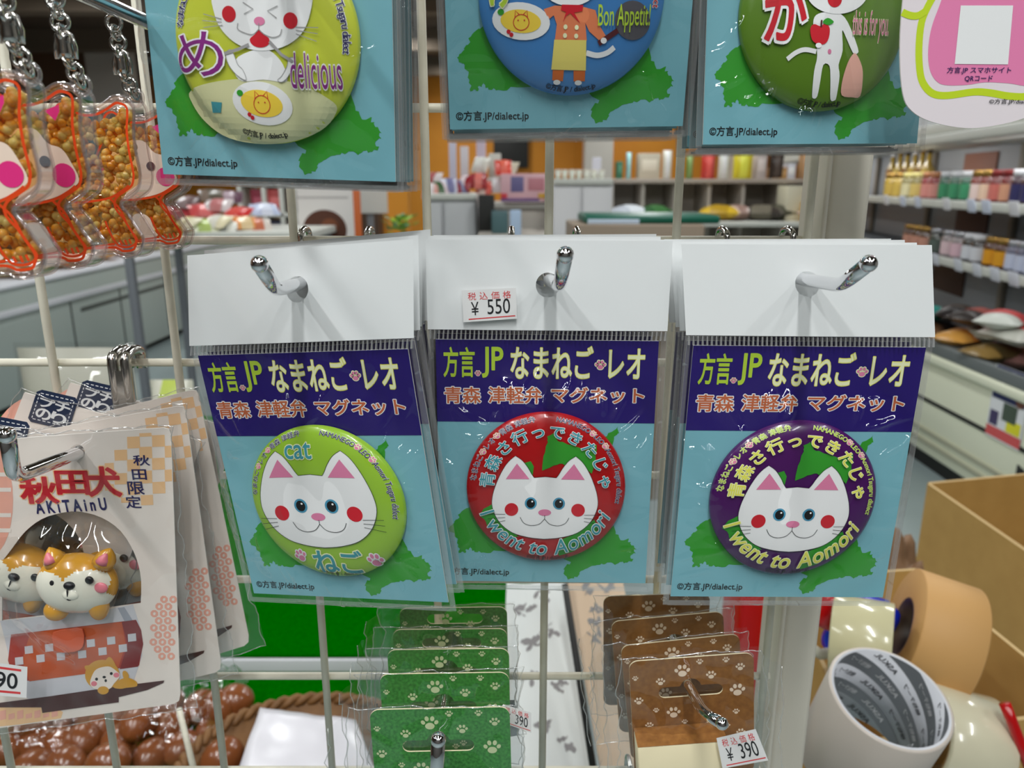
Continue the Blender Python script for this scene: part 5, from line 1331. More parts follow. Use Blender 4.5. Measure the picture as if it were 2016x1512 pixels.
for i, (px, py, a, b) in enumerate(SW):
    p = onY(px, py+12, 4.5 + .02*i); nm = ('pink', 'green', 'pale blue', 'dark red', 'dark red and white', 'red', 'coral', 'pale green', 'bright red', 'beige', 'white and red', 'ivory')[i]
    food_pack('sweet_bag', f'{nm} bag of sweets in the heap left of the middle wire', 'sweets', p, (.10, .11, .07), rnd.uniform(-.8, .8), rgb(*a, .25), rgb(*b, .3), 'bags of sweets in the shop centre', .9, i+60)
for i, (px0, px1, pyt, pyb, c_) in enumerate(((884, 898, 280, 318, (206, 204, 222)), (906, 922, 288, 320, (222, 216, 222)), (938, 956, 272, 322, (206, 190, 206)), (962, 986, 302, 330, (214, 214, 206)))):
    box_item('sale_card', f'pale standing card, {ORD[i]} from the left above the heaped sweets', 'sign', px0, px1, pyt, pyb, 4.75, .012, rgb(*c_), 'standing cards above the sweets', None, ZS)
box_item('flat_screen', 'black screen against the orange wall, left of the middle wire', 'screen', 972, 1040, 262, 330, 12.04, .10, M_DARK)
box_item('pump_bottle', 'pale blue bottle standing below the pink gift box', 'bottle', 1004, 1026, 414, 466, 3.6, .06, rgb(168, 190, 216), None, None, 1.05)
box_item('dark_crate', 'black crate beside the pink gift box', 'crate', 942, 972, 384, 440, 4.1, .2, M_DARK, None, None, 1.05)
box_item('teal_machine', 'dark teal machine beside the pale blue bottle', 'machine', 968, 1000, 416, 446, 3.9, .16, rgb(70, 100, 104), None, None, 1.05)
x0, x1 = onY(936, 440, 3.6).x, onY(1086, 440, 3.6).x
t = thing('service_table', 'beige table under the pale blue bottle and the black crate', 'table', ((x0+x1)/2, 3.9, 0)); hw = (x1-x0)/2
mb = MB(); mb.rbox((-hw, -.38, 1.02), (hw, .45, 1.05), mat('cab_beige', S(186, 180, 170), .45), .004); mb.obj('tabletop', t)
for x in (-hw+.03, hw-.03):
    for y in (-.34, .41): mb = MB(); mb.rbox((x-.02, y-.02, 0), (x+.02, y+.02, 1.02), M_SHELFG, .004); mb.obj('leg', t)
# back shelf at centre right
def back_shelf():
    Y = 5.2; a, b = onY(1208, 352, Y), onY(1640, 352, Y); t = thing('goods_shelf', 'grey shelf unit with cubbies at centre right of the shop', 'shelves', (a.x, Y, 0)); w_ = b.x-a.x; z = a.z
    mb = MB(); mb.rbox((0, 0, z-.03), (w_, .45, z), mat('shelf_taupe', S(176, 164, 152), .5), .004); mb.obj('top_board', t)
    mb = MB(); mb.rbox((0, .42, 0), (w_, .45, z-.03), mat('shelf_inner', S(196, 188, 178), .5), .003); mb.obj('back_panel', t)  # inner tone lightened to offset the shade under the top board
    for px in (1208, 1270, 1335, 1402, 1470, 1550, 1634):
        x = onY(px, 352, Y).x-a.x; mb = MB(); mb.rbox((x-.012, .05, 0), (x+.012, .43, z-.03), mat('shelf_inner', S(196, 188, 178), .5), .003); mb.obj('divider', t)
    zb = onY(1400, 432, Y).z
    mb = MB(); mb.rbox((0, -.35, zb-.03), (w_, .42, zb), M_SHELFW, .004); mb.obj('lower_board', t)
    return z, zb, Y
ZB, ZBL, YB = back_shelf()
BI = [(1214, 1226, 318, 350, (60,120,90), 'green'), (1232, 1244, 300, 348, (150,206,214), 'pale teal'), (1256, 1300, 302, 348, (206,196,176), 'ivory'), (1262, 1300, 318, 346, (150,104,60), 'brown'), (1304, 1324, 296, 330, (226,222,206), 'cream'), (1350, 1366, 305, 345, (110,140,70), 'leaf green'), (1380, 1410, 298, 344, (206,64,56), 'red'), (1414, 1438, 296, 338, (222,226,216), 'white'), (1443, 1484, 294, 342, (222,206,50), 'yellow'), (1488, 1512, 300, 352, (196,184,180), 'dusty pink'), (1514, 1545, 300, 340, (48,36,30), 'black'), (1520, 1552, 330, 352, (196,150,90), 'tan'), (1548, 1566, 322, 356, (214,214,222), 'white tag'), (1570, 1600, 298, 350, (170,130,90), 'copper')]
for i, (x0, x1, y0, y1, c_, nm) in enumerate(BI):
    p0, p1 = onY(x0, y1, YB+.12), onY(x1, y0, YB+.12); w_, h_ = p1.x-p0.x, p1.z-ZB
    if i % 3 == 1 or nm in ('red', 'yellow', 'copper', 'leaf green'):
        food_pack('standing_pouch', f'{nm} pouch standing on the goods shelf, {ORD[i]} item from the left', 'pouch', ((p0.x+p1.x)/2, YB+.16, ZB+h_/2), (w_, h_, .07), 0, rgb(*c_, .25), rgb(*[min(255, v+40) for v in c_], .3), 'goods on the goods shelf', math.pi/2, i+90)
    else:
        t = thing('goods_box', f'{nm} box standing on the goods shelf, {ORD[i]} item from the left', 'box', (p0.x, YB+.10+.02*(i % 2), ZB), (0, 0, 0), 'goods on the goods shelf')
        mb = MB(); mb.rbox((0, 0, 0), (w_, .12, h_), rgb(*c_), .003); mb.obj('carton', t)
        mb = MB(); mb.rbox((w_*.15, -.002, h_*.3), (w_*.85, .001, h_*.75), rgb(*[min(255, v+30) for v in c_]), .001); mb.obj('front_label', t)
for i, (px, py, a, b, nm, s) in enumerate(((1240, 402, (190,196,206), (214,220,226), 'silver white', .26), (1290, 400, (44,90,50), (60,110,60), 'dark green', .22), (1418, 408, (206,170,50), (176,140,30), 'golden yellow', .26), (1452, 420, (214,190,180), (150,120,110), 'pale pink', .2), (1500, 412, (66,60,56), (110,104,90), 'dark brown', .3), (1530, 420, (120,116,96), (70,70,56), 'olive grey', .26), (1590, 444, (206,186,176), (170,150,140), 'beige', .2))):
    p = onY(px, py+14, YB-.15); food_pack('dried_food_pack', f'{nm} pack lying on the lower board of the goods shelf', 'food pack', (p.x, YB-.13 + .02*(i % 2), ZBL), (s, .22, .10), rnd.uniform(-.5, .5), rgb(*a, .22), rgb(*b, .3), 'packs on the lower goods shelf board', 0, i+120)
box_item('tall_carton', 'tall cream carton at the right end of the goods shelf', 'box', 1545, 1585, 366, 440, 5.0, .2, rgb(206, 200, 176))
box_item('kraft_carton', 'mustard coloured carton beside the tall cream carton', 'box', 1584, 1604, 398, 440, 4.9, .2, rgb(196, 150, 60))
t = thing('green_tray', 'dark green tray with a white liner on the brown crate, centre', 'tray', onY(1285, 441, 3.0))
mb = MB(); p0, p1 = onY(1150, 441, 3.0), onY(1418, 424, 3.0); w_ = (p1.x-p0.x)/2
mb.rbox((-w_, 0, 0), (w_, .35, p1.z-p0.z), mat('tray_green', S(10, 96, 76), .4), .01); mb.obj('tray_body', t)
mb = MB(); mb.rbox((-w_+.01, -.006, 0), (w_*-.2, .02, .018), rgb(190, 206, 224), .002); mb.obj('liner', t)
t = thing('brown_crate', 'brown crate under the dark green tray, centre', 'crate', (onY(1260, 465, 2.96).x, 2.96, 0)); p0, p1 = onY(1128, 445, 2.96), onY(1388, 441, 2.96)
mb = MB(); mb.rbox((p0.x-t.location.x, 0, p0.z-.42), (p1.x-t.location.x, .40, p1.z-.002), mat('crate_brown', S(150, 134, 116), .6), .006); mb.obj('crate_body', t)
mb = MB(); mb.rbox((p0.x-t.location.x+.03, .03, 0), (p1.x-t.location.x-.03, .37, p0.z-.42), mat('crate_brown', S(150, 134, 116), .6), .004); mb.obj('stand', t)

# left of centre: sign with a round bun, cubby shelf, heap of red and white packs
Y = 4.6; p0, p1 = onY(590, 470, Y), onY(692, 368, Y); zb_ = 0.
t = thing('bakery_sign', 'white standing sign with a picture of a brown ring cake', 'sign', ((p0.x+p1.x)/2, Y, 0)); w_ = (p1.x-p0.x)/2; zt_ = p1.z
mb = MB(); mb.rbox((-w_, 0, .0), (w_, .03, zt_), rgb(222, 218, 214), .004); mb.obj('panel', t)
q = onY(640, 452, Y); mb = MB(); mb.poly(ell(q.x-t.location.x, q.z, .13, .115, 30), lambda x, z: Vector((x, -.002, z)), rgb(84, 44, 26)); mb.poly(ell(q.x-t.location.x+.03, q.z+.02, .05, .045, 30), lambda x, z: Vector((x, -.003, z)), rgb(120, 66, 34))
mb.stroke([(-.16, zt_-.06), (.14, zt_-.06)], .012, lambda x, z: Vector((x, -.002, z)), rgb(190, 186, 184)); mb.obj('cake_picture', t)
Y = 5.0; p0, p1 = onY(478, 470, Y), onY(574, 360, Y)
t = thing('cubby_shelf', 'white open cubby shelf filled with colourful goods, left of the cake sign', 'shelves', (p0.x, Y, 0)); w_ = p1.x-p0.x; zt_ = p1.z
for x in (0, w_*.45, w_*.78, w_*1.0): mb = MB(); mb.rbox((x-.012, 0, 0), (x+.012, .35, zt_), M_SHELFW, .003); mb.obj('side_board', t)
for z in (zt_, zt_-.20, zt_-.40, zt_-.6, .06): mb = MB(); mb.rbox((0, 0, z-.012), (w_, .35, z+.012), M_SHELFW, .003); mb.obj('shelf_board', t)
for i, (ax, az, c_, nm) in enumerate(((.04, -.20, (150,50,70), 'maroon'), (.17, -.20, (196,84,84), 'red'), (.04, -.40, (226,150,90), 'orange'), (.17, -.40, (60,60,84), 'dark blue'), (.32, -.20, (84,56,46), 'brown'), (.32, -.40, (110,76,66), 'reddish brown'), (.06, -.0, (196,206,236), 'pale lilac'))):
    tt = thing('cubby_goods', f'{nm} packet in the white cubby shelf', 'packet', (p0.x+ax*w_/.42+.02, Y+.05, zt_+az+.012), (0, 0, 0), 'packets in the cubby shelf')
    mb = MB(); mb.rbox((0, 0, 0), (.105, .16, .15), rgb(*c_), .012); mb.obj('packet', tt); mb = MB(); mb.rbox((.02, -.003, .04), (.085, .002, .10), rgb(*[min(255, v+50) for v in c_]), .002); mb.obj('packet_label', tt)
t = thing('sale_table', 'low white sale table with heaped packs, left of the cubby shelf', 'table', (onY(440, 470, 4.0).x, 4.25, 0)); zt_ = onY(440, 458, 3.9).z
mb = MB(); mb.rbox((-.55, -.3, zt_-.04), (.45, .4, zt_), M_SHELFW, .006); mb.obj('tabletop', t)
for x in (-.5, .4):
    for y in (-.25, .35): mb = MB(); mb.rbox((x-.02, y-.02, 0), (x+.02, y+.02, zt_-.04), M_SHELFG, .004); mb.obj('leg', t)
for i, (px, py, a, b, nm) in enumerate(((372, 432, (226,220,190), (214,206,150), 'cream'), (400, 436, (222,224,196), (176,196,110), 'white and lime'), (430, 428, (226,216,180), (226,222,210), 'ivory'), (452, 440, (222,222,214), (190,196,200), 'white'), (480, 430, (226,150,80), (222,196,150), 'orange'), (505, 436, (216,206,196), (196,110,80), 'beige'), (470, 412, (206,50,50), (216,80,70), 'bright red'), (400, 406, (196,76,76), (216,110,110), 'coral red'), (430, 396, (206,196,196), (190,120,120), 'pinkish'), (352, 410, (190,70,76), (160,60,70), 'crimson'), (372, 390, (110,90,90), (150,130,130), 'dull mauve'), (420, 376, (120,104,92), (90,84,70), 'dull olive'), (450, 380, (96,64,80), (170,150,160), 'plum'), (520, 404, (190,200,226), (214,220,236), 'pale blue'))):
    p = onY(px, py+10, 4.0 + i*.03); p.z = max(p.z-.02, zt_)
    food_pack('sale_pack', f'{nm} pack in the heap on the sale table', 'packet', p, (.15, .12, .055), rnd.uniform(-.6, .6), rgb(*a, .3), rgb(*b, .3), 'packs heaped on the sale table', .5, i+150)
Y = 6.5; p0, p1 = onY(765, 445, Y), onY(800, 330, Y); mb = MB(); mb.box((p0.x, Y, 0), (p1.x, Y+.2, CEIL-.22), M_WALLO); struct(mb.obj('trim_10'))
Y = 6.2; p0, p1 = onY(692, 436, Y), onY(708, 372, Y); t = thing('red_banner', 'narrow red and orange banner beside the cake sign', 'banner', (p0.x, Y, 0)); mb = MB(); mb.rbox((0, 0, .2), (p1.x-p0.x, .02, p1.z), rgb(196, 96, 36), .002); mb.obj('cloth', t); mb = MB(); mb.rbox((0, -.02, 0), (p1.x-p0.x, .05, .2), M_DARK, .004); mb.obj('foot', t)
Y = 7.2; p0, p1 = onY(708, 420, Y), onY(762, 340, Y); t = thing('white_notice', 'white notice board between the red banner and the orange pillar', 'notice', (p0.x, Y, 0)); mb = MB(); mb.rbox((0, 0, p0.z), (p1.x-p0.x, .03, p1.z), rgb(222, 224, 220), .004); mb.obj('board', t); mb = MB(); mb.rbox((.06, .03, 0), (.12, .06, p1.z-.1), M_SHELFG, .004); mb.obj('stand', t)
rnd = random.Random(3); p = onY(790, 458, 4.0); t = thing('potted_plant', 'small leafy plant in a teal pot beside the orange pillar', 'plant', (p.x, 4.0, p.z-.12))
mb = MB(); mb.lathe([(.05, 0), (.065, .10), (.06, .10), (.045, .01)], rgb(70, 130, 140), 16); mb.obj('pot', t)
mb = MB()
for i in range(60):
    a = rnd.uniform(0, 6.28); r_ = rnd.uniform(.0, .08); h_ = rnd.uniform(.1, .2); c = Vector((r_*math.cos(a), r_*math.sin(a), h_)); d = Vector((math.cos(a), math.sin(a), .5))*.03; s_ = d.cross(Vector((0, 0, 1))).normalized()*.012
    mb.add([c-s_, c+d*.5-s_*1.4, c+d*1.4, c+d*.5+s_*1.4, c+s_], [(0, 1, 2, 3, 4)], rgb(150, 186, 60) if i % 3 else rgb(110, 150, 120), True)
mb.obj('foliage', t)
mb = MB(); mb.box((-.28, 0, 0), (.28, .3, p.z-.12), M_SHELFG); o = mb.obj('plant_stand'); o.location = (p.x+.02, 3.85, 0); tag(o, 'grey stand under the small leafy plant', 'stand')

# ------------------------------------------------------------------ just behind the panel: turf stand, eggs, basket, banners
ZG = .674
M_TURF = mat('turf', S(0, 124, 0, 1.0), 1.0, noise=(160, .8, S(0, 100, 0, 1.0)), bump=(700, 1.0, .004), spec=.0)
def turf_stand():
    t = thing('turf_display_stand', 'two-step display stand covered in bright green artificial turf', 'display stand', (-.3, 1.2, 0))
    ys = onZ(620, 1322, ZG).y - 1.2; zu = onY(620, 1297, ys+1.2).z
    mb = MB(); mb.rbox((-1.1, -.66, ZG-.02), (.335, ys+.02, ZG), M_TURF, .002); mb.obj('lower_turf', t)
    mb = MB(); mb.rbox((-1.1, ys+.004, zu-.002), (.335, .75, zu+.003), M_TURF, .002); mb.obj('upper_turf', t)
    mb = MB(); mb.rbox((-1.1, ys, ZG-.01), (.335, ys+.03, zu-.002), rgb(214, 214, 220), .001); mb.obj('white_riser', t)
    mb = MB(); mb.rbox((-1.08, -.64, .05), (.32, .73, ZG-.022), mat('stand_board', S(206, 206, 204), .5), .004); mb.obj('base_cabinet', t)
    mb = MB(); mb.box((-1.05, -.60, 0), (.30, .70, .05), M_DARK); mb.obj('plinth', t)
turf_stand()
M_EGG = mat('seasoned_egg', S(152, 90, 50, 1.0), .25, coat=.4, noise=(22, .9, S(116, 62, 30, 1.0)))
EG = [(18,1478),(75,1462),(165,1458),(272,1424),(335,1432),(425,1438),(395,1392),(462,1380),(300,1490),(402,1492),(130,1505),(215,1500),(35,1428),(110,1422),(205,1428),(428,1392),(250,1390),(330,1386),(180,1400),(60,1420),(455,1432),(65,1512),(360,1475),(440,1490),(235,1462),(120,1468)]
rnd = random.Random(8)
eggs = []
def egg_mesh():
    mb = MB(); mb.lathe([(.0001, -.0215), (.009, -.0195), (.0155, -.0145), (.0192, -.006), (.0198, .002), (.0175, .011), (.012, .0185), (.0055, .0225), (.0001, .024)], M_EGG, 22, cap=False); return mb
first = None
for i, (px, py) in enumerate(EG):
    zz = ZG + .0205 + (.020 if i % 4 == 3 else 0); p = onZ(px, py, zz)
    if first is None: first = egg_mesh().obj('seasoned_egg'); o = first
    else: o = first.copy(); C.objects.link(o)
    o.location = p; o.rotation_euler = (math.pi/2 + rnd.uniform(-.25, .25), rnd.uniform(-.4, .4), rnd.uniform(-1.5, 1.5))
    tag(o, 'glossy brown seasoned egg in a clear bag on the green turf', 'egg', 'brown eggs in clear bags')
def egg_bag(i, px0, px1, py0, py1, label):
    a, b = onZ(px0, py1, ZG+.03), onZ(px1, py0, ZG+.03); c = Vector(((a.x+b.x)/2, (a.y+b.y)/2, ZG+.001)); hx, hy = abs(b.x-a.x)/2, abs(b.y-a.y)/2
    mb = MB(); vs = []; fs = []; nx, ny = 26, 22
    for j in range(ny+1):
        for k in range(nx+1):
            u, v = k/nx*2-1, j/ny*2-1; e = min(1, (1-max(abs(u), abs(v)))*3.2); q = Vector((u*5+i*7, v*5, i))
            vs.append(Vector((u*hx, v*hy, .004 + .058*e**.55 + mnoise.noise(q)*.008*e + mnoise.noise(q*2.6)*.004*e)))
    for j in range(ny):
        for k in range(nx): q = j*(nx+1)+k; fs.append((q, q+1, q+nx+2, q+nx+1))
    mb.add(vs, fs, M_FILM2, True); o = mb.obj('egg_bag'); o.location = c
    tag(o, label, 'bag', 'clear bags over the brown eggs')
egg_bag(0, -60, 235, 1395, 1540, 'clear crinkled bag over the brown eggs at the far left')
egg_bag(1, 235, 500, 1330, 1520, 'clear crinkled bag over the brown eggs beside the basket')
# basket with a folded sheet
def basket():
    rx, ry, hh = .125, .105, .050
    c = onZ(645, 1374, ZG+hh); t = thing('wicker_basket', 'brown wicker basket with a rope rim behind the wire panel', 'basket', (c.x, c.y-ry, ZG)); m = mat('wicker', S(150, 106, 58), .6, noise=(60, .9, S(96, 62, 30)))
    mb = MB(); mb.lathe([(.001, .003), (.80, .003), (.97, hh), (1.0, hh), (.84, 0)], m, 48, Matrix.Diagonal((rx, ry, 1, 1))); mb.obj('basket_body', t)
    for ph in (0, math.pi):
        mb = MB(); P = []
        for i in range(160):
            a = 2*math.pi*i/160; w_ = a*26+ph; P.append(Vector(((rx+.0035*math.cos(w_))*math.cos(a), (ry+.0035*math.cos(w_))*math.sin(a), hh+.0035*math.sin(w_))))
        mb.tube(P, .0042, m, 8, closed=True); mb.obj('rope_strand', t)
    zs = ZG+hh+.012; q = [onZ(*p, zs) for p in ((512, 1394), (700, 1418), (770, 1600), (440, 1600))]
    mb = MB(); nx = 14; vs = []; fs = []
    for j in range(nx+1):
        for i in range(nx+1):
            p = q[0].lerp(q[1], i/nx).lerp(q[3].lerp(q[2], i/nx), j/nx); vs.append(p + Vector((0, 0, .003*mnoise.noise(Vector((i*.3, j*.3, 2))))))
    for j in range(nx):
        for i in range(nx): k = j*(nx+1)+i; fs.append((k, k+1, k+nx+2, k+nx+1))
    mb.add(vs, fs, rgb(222, 220, 226, .25), True); o = mb.obj('wrapping_sheet'); md = o.modifiers.new('thickness', 'SOLIDIFY'); md.thickness = .0008
    tag(o, 'plain white sheet lying over the wicker basket', 'paper')
basket()
def ink_banner(name, label, c4, Y, Yb, m, marks, seed):
    """cloth hung or leaned: top edge at depth Yb, bottom edge at depth Y"""
    TL, TR, BRr, BL = onY(*c4[0], Yb), onY(*c4[1], Yb), onY(*c4[2], Y), onY(*c4[3], Y)
    mb = MB(); P = lambda x, y, l=0: TL.lerp(TR, x).lerp(BL.lerp(BRr, x), 1-y) + Vector((0, -.0006*l + .004*math.sin(x*6+seed), 0))
    mb.poly([(0, 0), (1, 0), (1, 1), (0, 1)], P, m, step=.12)
    rnd = random.Random(seed)
    for x, y in marks:
        for _ in range(4):
            a, b = rnd.uniform(-.10, .10), rnd.uniform(-.025, .025)
            mb.poly(ragged(ell(x+a, y+b, rnd.uniform(.03, .11), rnd.uniform(.006, .018), 9, rot=rnd.uniform(-20, 20)), .012, 2, seed+_), lambda u, v: P(min(1, max(0, u)), v, 1.2), rgb(140, 137, 138))
    o = mb.obj(name); md = o.modifiers.new('thickness', 'SOLIDIFY'); md.thickness = .002; md.offset = 1
    tag(o, label, 'cloth banner')
ink_banner('printed_cloth', 'white cloth with grey ink marks behind the wire panel, bottom centre', [(998,1148),(1112,1148),(1165,1540),(985,1540)], .62, .80, rgb(222, 226, 224, .6), [(.3,.86),(.6,.92),(.4,.66),(.7,.72),(.35,.48),(.7,.44),(.5,.26),(.75,.16)], 3)
ink_banner('printed_cloth', 'beige cloth with dark ink marks leaning behind the brown cards', [(1115,1140),(1225,1140),(1300,1560),(1190,1560)], .60, .74, rgb(222, 196, 168, .6), [(.3,.95),(.7,.97),(.45,.84),(.4,.76),(.35,.69)], 5)
mb = MB(); a, b = onY(1112, 1150, .72), onY(1172, 1540, .60); mb.tube([a, b], .0035, M_DARK, 8); tag(mb.obj('dark_gap_line'), 'thin dark strip standing for the gap between the white and the beige cloth', 'rod')  # dark strip added where the gap between the cloths looks dark
t = thing('red_tin', 'tall red tin behind the wire panel, left of the post', 'tin', (onY(1505, 1400, .72).x, .76, 0)); p0, p1 = onY(1476, 1290, .72), onY(1545, 1150, .72)
mb = MB(); mb.rbox((-.034, -.035, .5), (.034, .035, p1.z+.03), mat('tin_red', S(180, 8, 10, 1.1), .3), .006); mb.obj('tin_body', t)
mb = MB(); mb.rbox((-.05, -.05, 0), (.05, .05, .5), M_SHELFG, .005); mb.obj('stand', t)
mb = MB(); a, b = onY(352, 1395, .45), onY(384, 1525, .42); mb.tube([a, b], .0020, M_WIRE, 8); tag(mb.obj('support_rod'), 'thin grey rod leaning behind the panel above the eggs', 'rod')
mb = MB(); mb.rbox((-.16, -.25, 0), (.20, .25, .558), M_SHELFG, .006); o = mb.obj('side_table'); o.location = (.46, .68, 0)
tag(o, 'grey table under the tape box at bottom right', 'table')

# ------------------------------------------------------------------ tape rolls and cartons at the right
M_CARD = mat('cardboard', S(198, 160, 92, 1.08), .75, noise=(25, .7, S(184, 146, 80, 1.08)))
M_CARDE = mat('cardboard_edge', S(206, 176, 124), .8)
M_CARDT = mat('parcel_tape', S(160, 124, 66), .2, coat=.6)
def axis_m(o, d, spin=0): return Matrix.Translation(o) @ Vector(d).to_track_quat('Z', 'Y').to_matrix().to_4x4() @ Matrix.Rotation(spin, 4, 'Z')
def tape_roll(name, label, centre, axis, ro, ri, wd, m_out, m_in, m_side, printed=None):
    t = thing(name, label, 'tape roll', centre, axis_m(Vector((0, 0, 0)), axis).to_euler())
    mb = MB(); mb.lathe([(ri+.0016, -wd/2), (ro-.0008, -wd/2), (ro, -wd/2+.001), (ro, wd/2-.001), (ro-.0008, wd/2), (ri+.0016, wd/2)], m_out, 64, cap=False)
    mb.obj('tape_body', t)
    mb = MB(); n = 96; vs = []; fs = []; rows = 40 if printed else 2
    mb.lathe([(ri+.0016, wd/2), (ri, wd/2), (ri, -wd/2), (ri+.0016, -wd/2)], m_in, 64, cap=False); core = mb
    if printed:
        # slanting grey bands and lettering inside the core
        def P(u, v, l=0):                      # u along the circumference (metres), v along the width
            a = u/ri; r_ = ri-.0002*l; return Vector((r_*math.cos(a), r_*math.sin(a), v))
        L = 2*math.pi*ri; nb = 5
        for b in range(nb*2):
            if b % 2: continue
            for i in range(n):
                u0, u1 = L*i/n, L*(i+1)/n
                def vv(u, o): return ((u/L*2*wd*1.0 + o) % (2*wd)) - wd
                o0 = b/(nb*2)*wd*2
                a0, a1 = vv(u0, o0), vv(u0, o0)+wd*.19
                s = (u1-u0)/L*2*wd
                q = [(u0, a0), (u1, a0+s), (u1, a1+s), (u0, a1)]
                q = [(u, max(-wd/2, min(wd/2, v))) for u, v in q]
                if max(v for _, v in q) - min(v for _, v in q) > .0008: core.add([P(u, v, 1) for u, v in q], [(0, 1, 2, 3)], rgb(116, 120, 124))
        for b in range(nb*2):
            for i in range(9):
                u = L*(i+.3*(b % 2))/9; v = ((u/L*2*wd + (b+.55)/(nb*2)*wd*2) % (2*wd)) - wd
                if abs(v) > wd/2-.003: continue
                sl = math.atan2(2*wd, L)
                txt = 'ASKUL' if i % 2 else '梱包テープ'
                text(core, txt, (u-.011, v-.0021, u+.011, v+.0021), lambda x, y, l, u=u, v=v: P(x, y, l+1), rgb(54, 54, 58) if b % 2 else rgb(206, 206, 208), None, .015, rot=sl)
    core.obj('cardboard_core', t)
    return t
def duct():
    ax = Vector((.09, -.32, .97)).normalized(); c = onY(1753, 1371, .445) - ax*.0375
    tape_roll('white_tape_roll', 'large white tape roll with printed grey core, front of the tape box', c, ax, .0405, .0368, .075, mat('tape_white', S(200, 190, 180, 1.05), .35), rgb(196, 198, 204, .5), None, True)
duct()
c = onY(1838, 1272, .56)
tape_roll('tan_tape_roll', 'tan cloth tape roll standing behind the white roll', c + Vector((.010, .02, -.004)), (-.90, .30, .22), .052, .024, .050, mat('tape_tan', S(200, 154, 94, 1.05), .6), rgb(84, 66, 50), None)
c = onY(1722, 1262, .54)
tape_roll('clear_tape_roll', 'pale yellow packing tape roll between the post and the tan roll', c + Vector((0, .02, -.012)), (.88, -.46, .06), .034, .026, .046, mat('tape_straw', S(206, 200, 160), .2, coat=.6), rgb(150, 130, 90), None)
c = onY(1915, 1450, .50)
tape_roll('cream_tape_roll', 'cream packing tape roll lying right of the white roll', c + Vector((0, .02, -.02)), (.96, -.06, -.24), .040, .034, .052, mat('tape_cream', S(222, 216, 188), .18, coat=.6), rgb(176, 150, 110), None)
def loop_tool(name, label, pts, r, m, Y):
    mb = MB(); mb.tube([onY(px, py, y) for px, py, y in pts], r, m, 10); o = mb.obj(name); tag(o, label, 'tool')
loop_tool('cutter_tool', 'glossy red plastic tool at the right edge of the tape box', [(1978,1385,.50),(1992,1420,.495),(2008,1462,.49),(2030,1520,.48)], .0042, mat('plastic_red', S(190, 14, 18), .15, coat=.5), .5)
t = thing('tape_cutter', 'blue and red tape cutter behind the clear tape roll', 'tape cutter', onY(1690, 1222, .60))
mb = MB(); mb.rbox((-.010, 0, -.045), (.040, .03, .020), mat('plastic_blue', S(14, 40, 196), .25), .010, Matrix.Rotation(.35, 4, 'Y')); mb.obj('blue_body', t)
mb = MB(); mb.rbox((-.034, -.004, -.020), (-.006, .026, .016), mat('plastic_red', S(190, 14, 18), .15, coat=.5), .008, Matrix.Rotation(.35, 4, 'Y')); mb.obj('red_grip', t)
mb = MB(); mb.tube([(-.042, 0, -.026), (-.030, 0, -.034), (-.016, 0, -.032), (-.004, 0, -.022)], .005, rgb(206, 206, 190), 10); mb.obj('cream_guard', t)
def carton(name, label, corners, Yc, wall, zb, m, flap=None):
    """open box from four top-edge points given clockwise from the left corner"""
    t = thing(name, label, 'cardboard box', corners[0]*.25+corners[1]*.25+corners[2]*.25+corners[3]*.25); o = t.location.copy(); t.location.z = zb; o.z = zb
    q = [c_-o for c_ in corners]
    for i in range(4):
        a, b = q[i], q[(i+1) % 4]; n = Vector((-(b-a).y, (b-a).x, 0)).normalized()*wall
        mb = MB(); vs = [Vector((a.x, a.y, 0)), Vector((b.x, b.y, 0)), b, a]; vs += [v+n for v in vs]
        mb.add(vs, [(0,1,2,3), (4,7,6,5), (0,4,5,1), (1,5,6,2), (3,7,4,0)], m); mb.add([a, b, b+n, a+n], [(0, 1, 2, 3)], M_CARDE)
        mb.obj('side_wall', t)
    mb = MB(); mb.add([Vector((v.x, v.y, .002)) for v in q] + [Vector((v.x, v.y, 0)) for v in q], [(0,1,2,3), (7,6,5,4)], m); mb.obj('base', t)
    return t
zr = .86
za = onY(1806, 1122, .80).z
cA = [onZ(1806, 1122, za), onZ(2060, 1362, za), None, None]
dv = Vector((-.36, -.06, 0))
carton('tape_box', 'open cardboard box holding the tape rolls, bottom right', [cA[0]+Vector((-.16, -.02, 0)), cA[0], cA[1]+Vector((.02, -.02, 0)), cA[1]+Vector((-.19, -.06, 0))], 0, .004, .56, M_CARD)
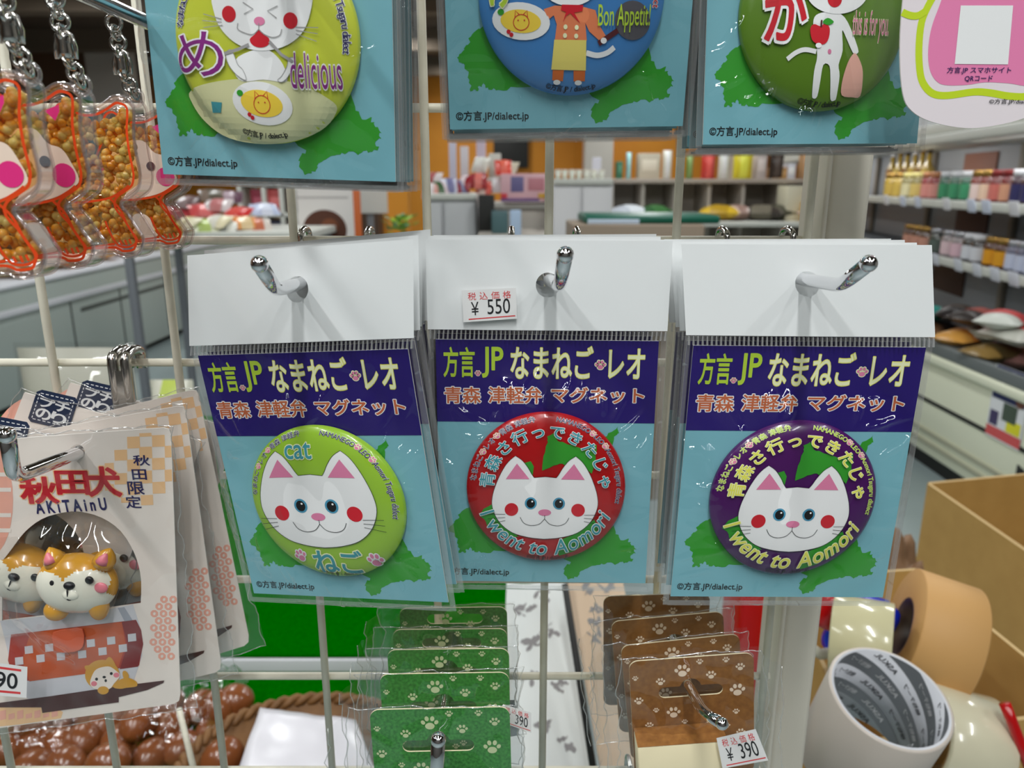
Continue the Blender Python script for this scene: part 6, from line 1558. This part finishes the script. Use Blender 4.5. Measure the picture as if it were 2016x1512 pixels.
def big_carton():
    Yf = 1.30
    a, b = onY(1832, 952, Yf), onZ(2110, 1142, onY(1832, 952, Yf).z)
    t = carton('large_carton', 'large open cardboard box behind the tape box, right edge', [a, a + Vector((.55, .12, 0)), Vector((b.x+.45, b.y+.16, a.z)), Vector((b.x, b.y, a.z))], 0, .006, 0., M_CARD)
    d = (Vector((b.x, b.y, a.z))-a)
    for s0, s1, z0, z1 in ((.08, .30, -.17, -.02), (.52, .75, -.30, -.05)):
        mb = MB(); n = Vector((d.y, -d.x, 0)).normalized()*.001; p = a - t.location
        mb.add([p+d*s0+Vector((0, 0, z0))+n, p+d*s1+Vector((0, 0, z0-.02))+n, p+d*s1*.92+Vector((0, 0, z1))+n, p+d*s0*1.2+Vector((0, 0, z1))+n], [(0, 1, 2, 3)], M_CARDT); mb.obj('packing_tape_patch', t)
big_carton()
t = thing('paper_bundle', 'crumpled brown paper bundle between the purple magnet and the carton', 'paper', (onY(1775, 1100, .95).x, .97, .56)); p = onY(1775, 1080, .95)
bm = bmesh.new(); bmesh.ops.create_icosphere(bm, subdivisions=4, radius=1)
for v in bm.verts: v.co = Vector((v.co.x*.05, v.co.y*.05, .13 + v.co.z*.13)) * (1 + .18*mnoise.noise(v.co*2.3))
mb = MB(); mb.bm(bm, mat('brown_paper', S(150, 116, 84), .6, noise=(30, .9, S(110, 78, 52))), None, True); mb.obj('wrapped_paper', t)

# clear bags of crackers standing on the turf further back, seen above the dog cards
for i, (x0, x1, yt, Y, c1, c2, nm) in enumerate(((70, 285, 672, 1.25, (206, 204, 190), (226, 222, 214), 'large clear bag of pale crackers standing behind the dog cards'), (318, 400, 735, 1.45, (222, 220, 206), (190, 206, 96), 'white and lime cracker bag behind the left magnet bag'))):
    p0, p1 = onY(x0, yt, Y), onY(x1, yt, Y); zt = p0.z; zb = ZG + .022
    t = food_pack('cracker_bag', nm, 'snack pack', ((p0.x+p1.x)/2, Y, (zt+zb)/2), (p1.x-p0.x, zt-zb, .10), 0, rgb(*c1, .3), rgb(*c2, .3), None, math.pi/2, 200+i, i == 1)
    if i == 0:
        mb = MB(); w_, h_ = p1.x-p0.x, zt-zb; vs = []; fs = []
        for j in range(25):
            for k in range(19):
                u, v = k/18, j/24; h = (max(0, math.sin(math.pi*u))**.5)*(max(0, math.sin(math.pi*v))**.5)
                vs.append(Vector(((u-.5)*w_*1.06, (v-.5)*h_*1.05, .05 + .062*h + .008*mnoise.noise(Vector((u*7, v*7, 3)))*h)))
        for j in range(24):
            for k in range(18): q = j*19+k; fs.append((q, q+1, q+20, q+19))
        mb.add(vs, fs, M_FILM2, True); mb.obj('clear_wrap', t)
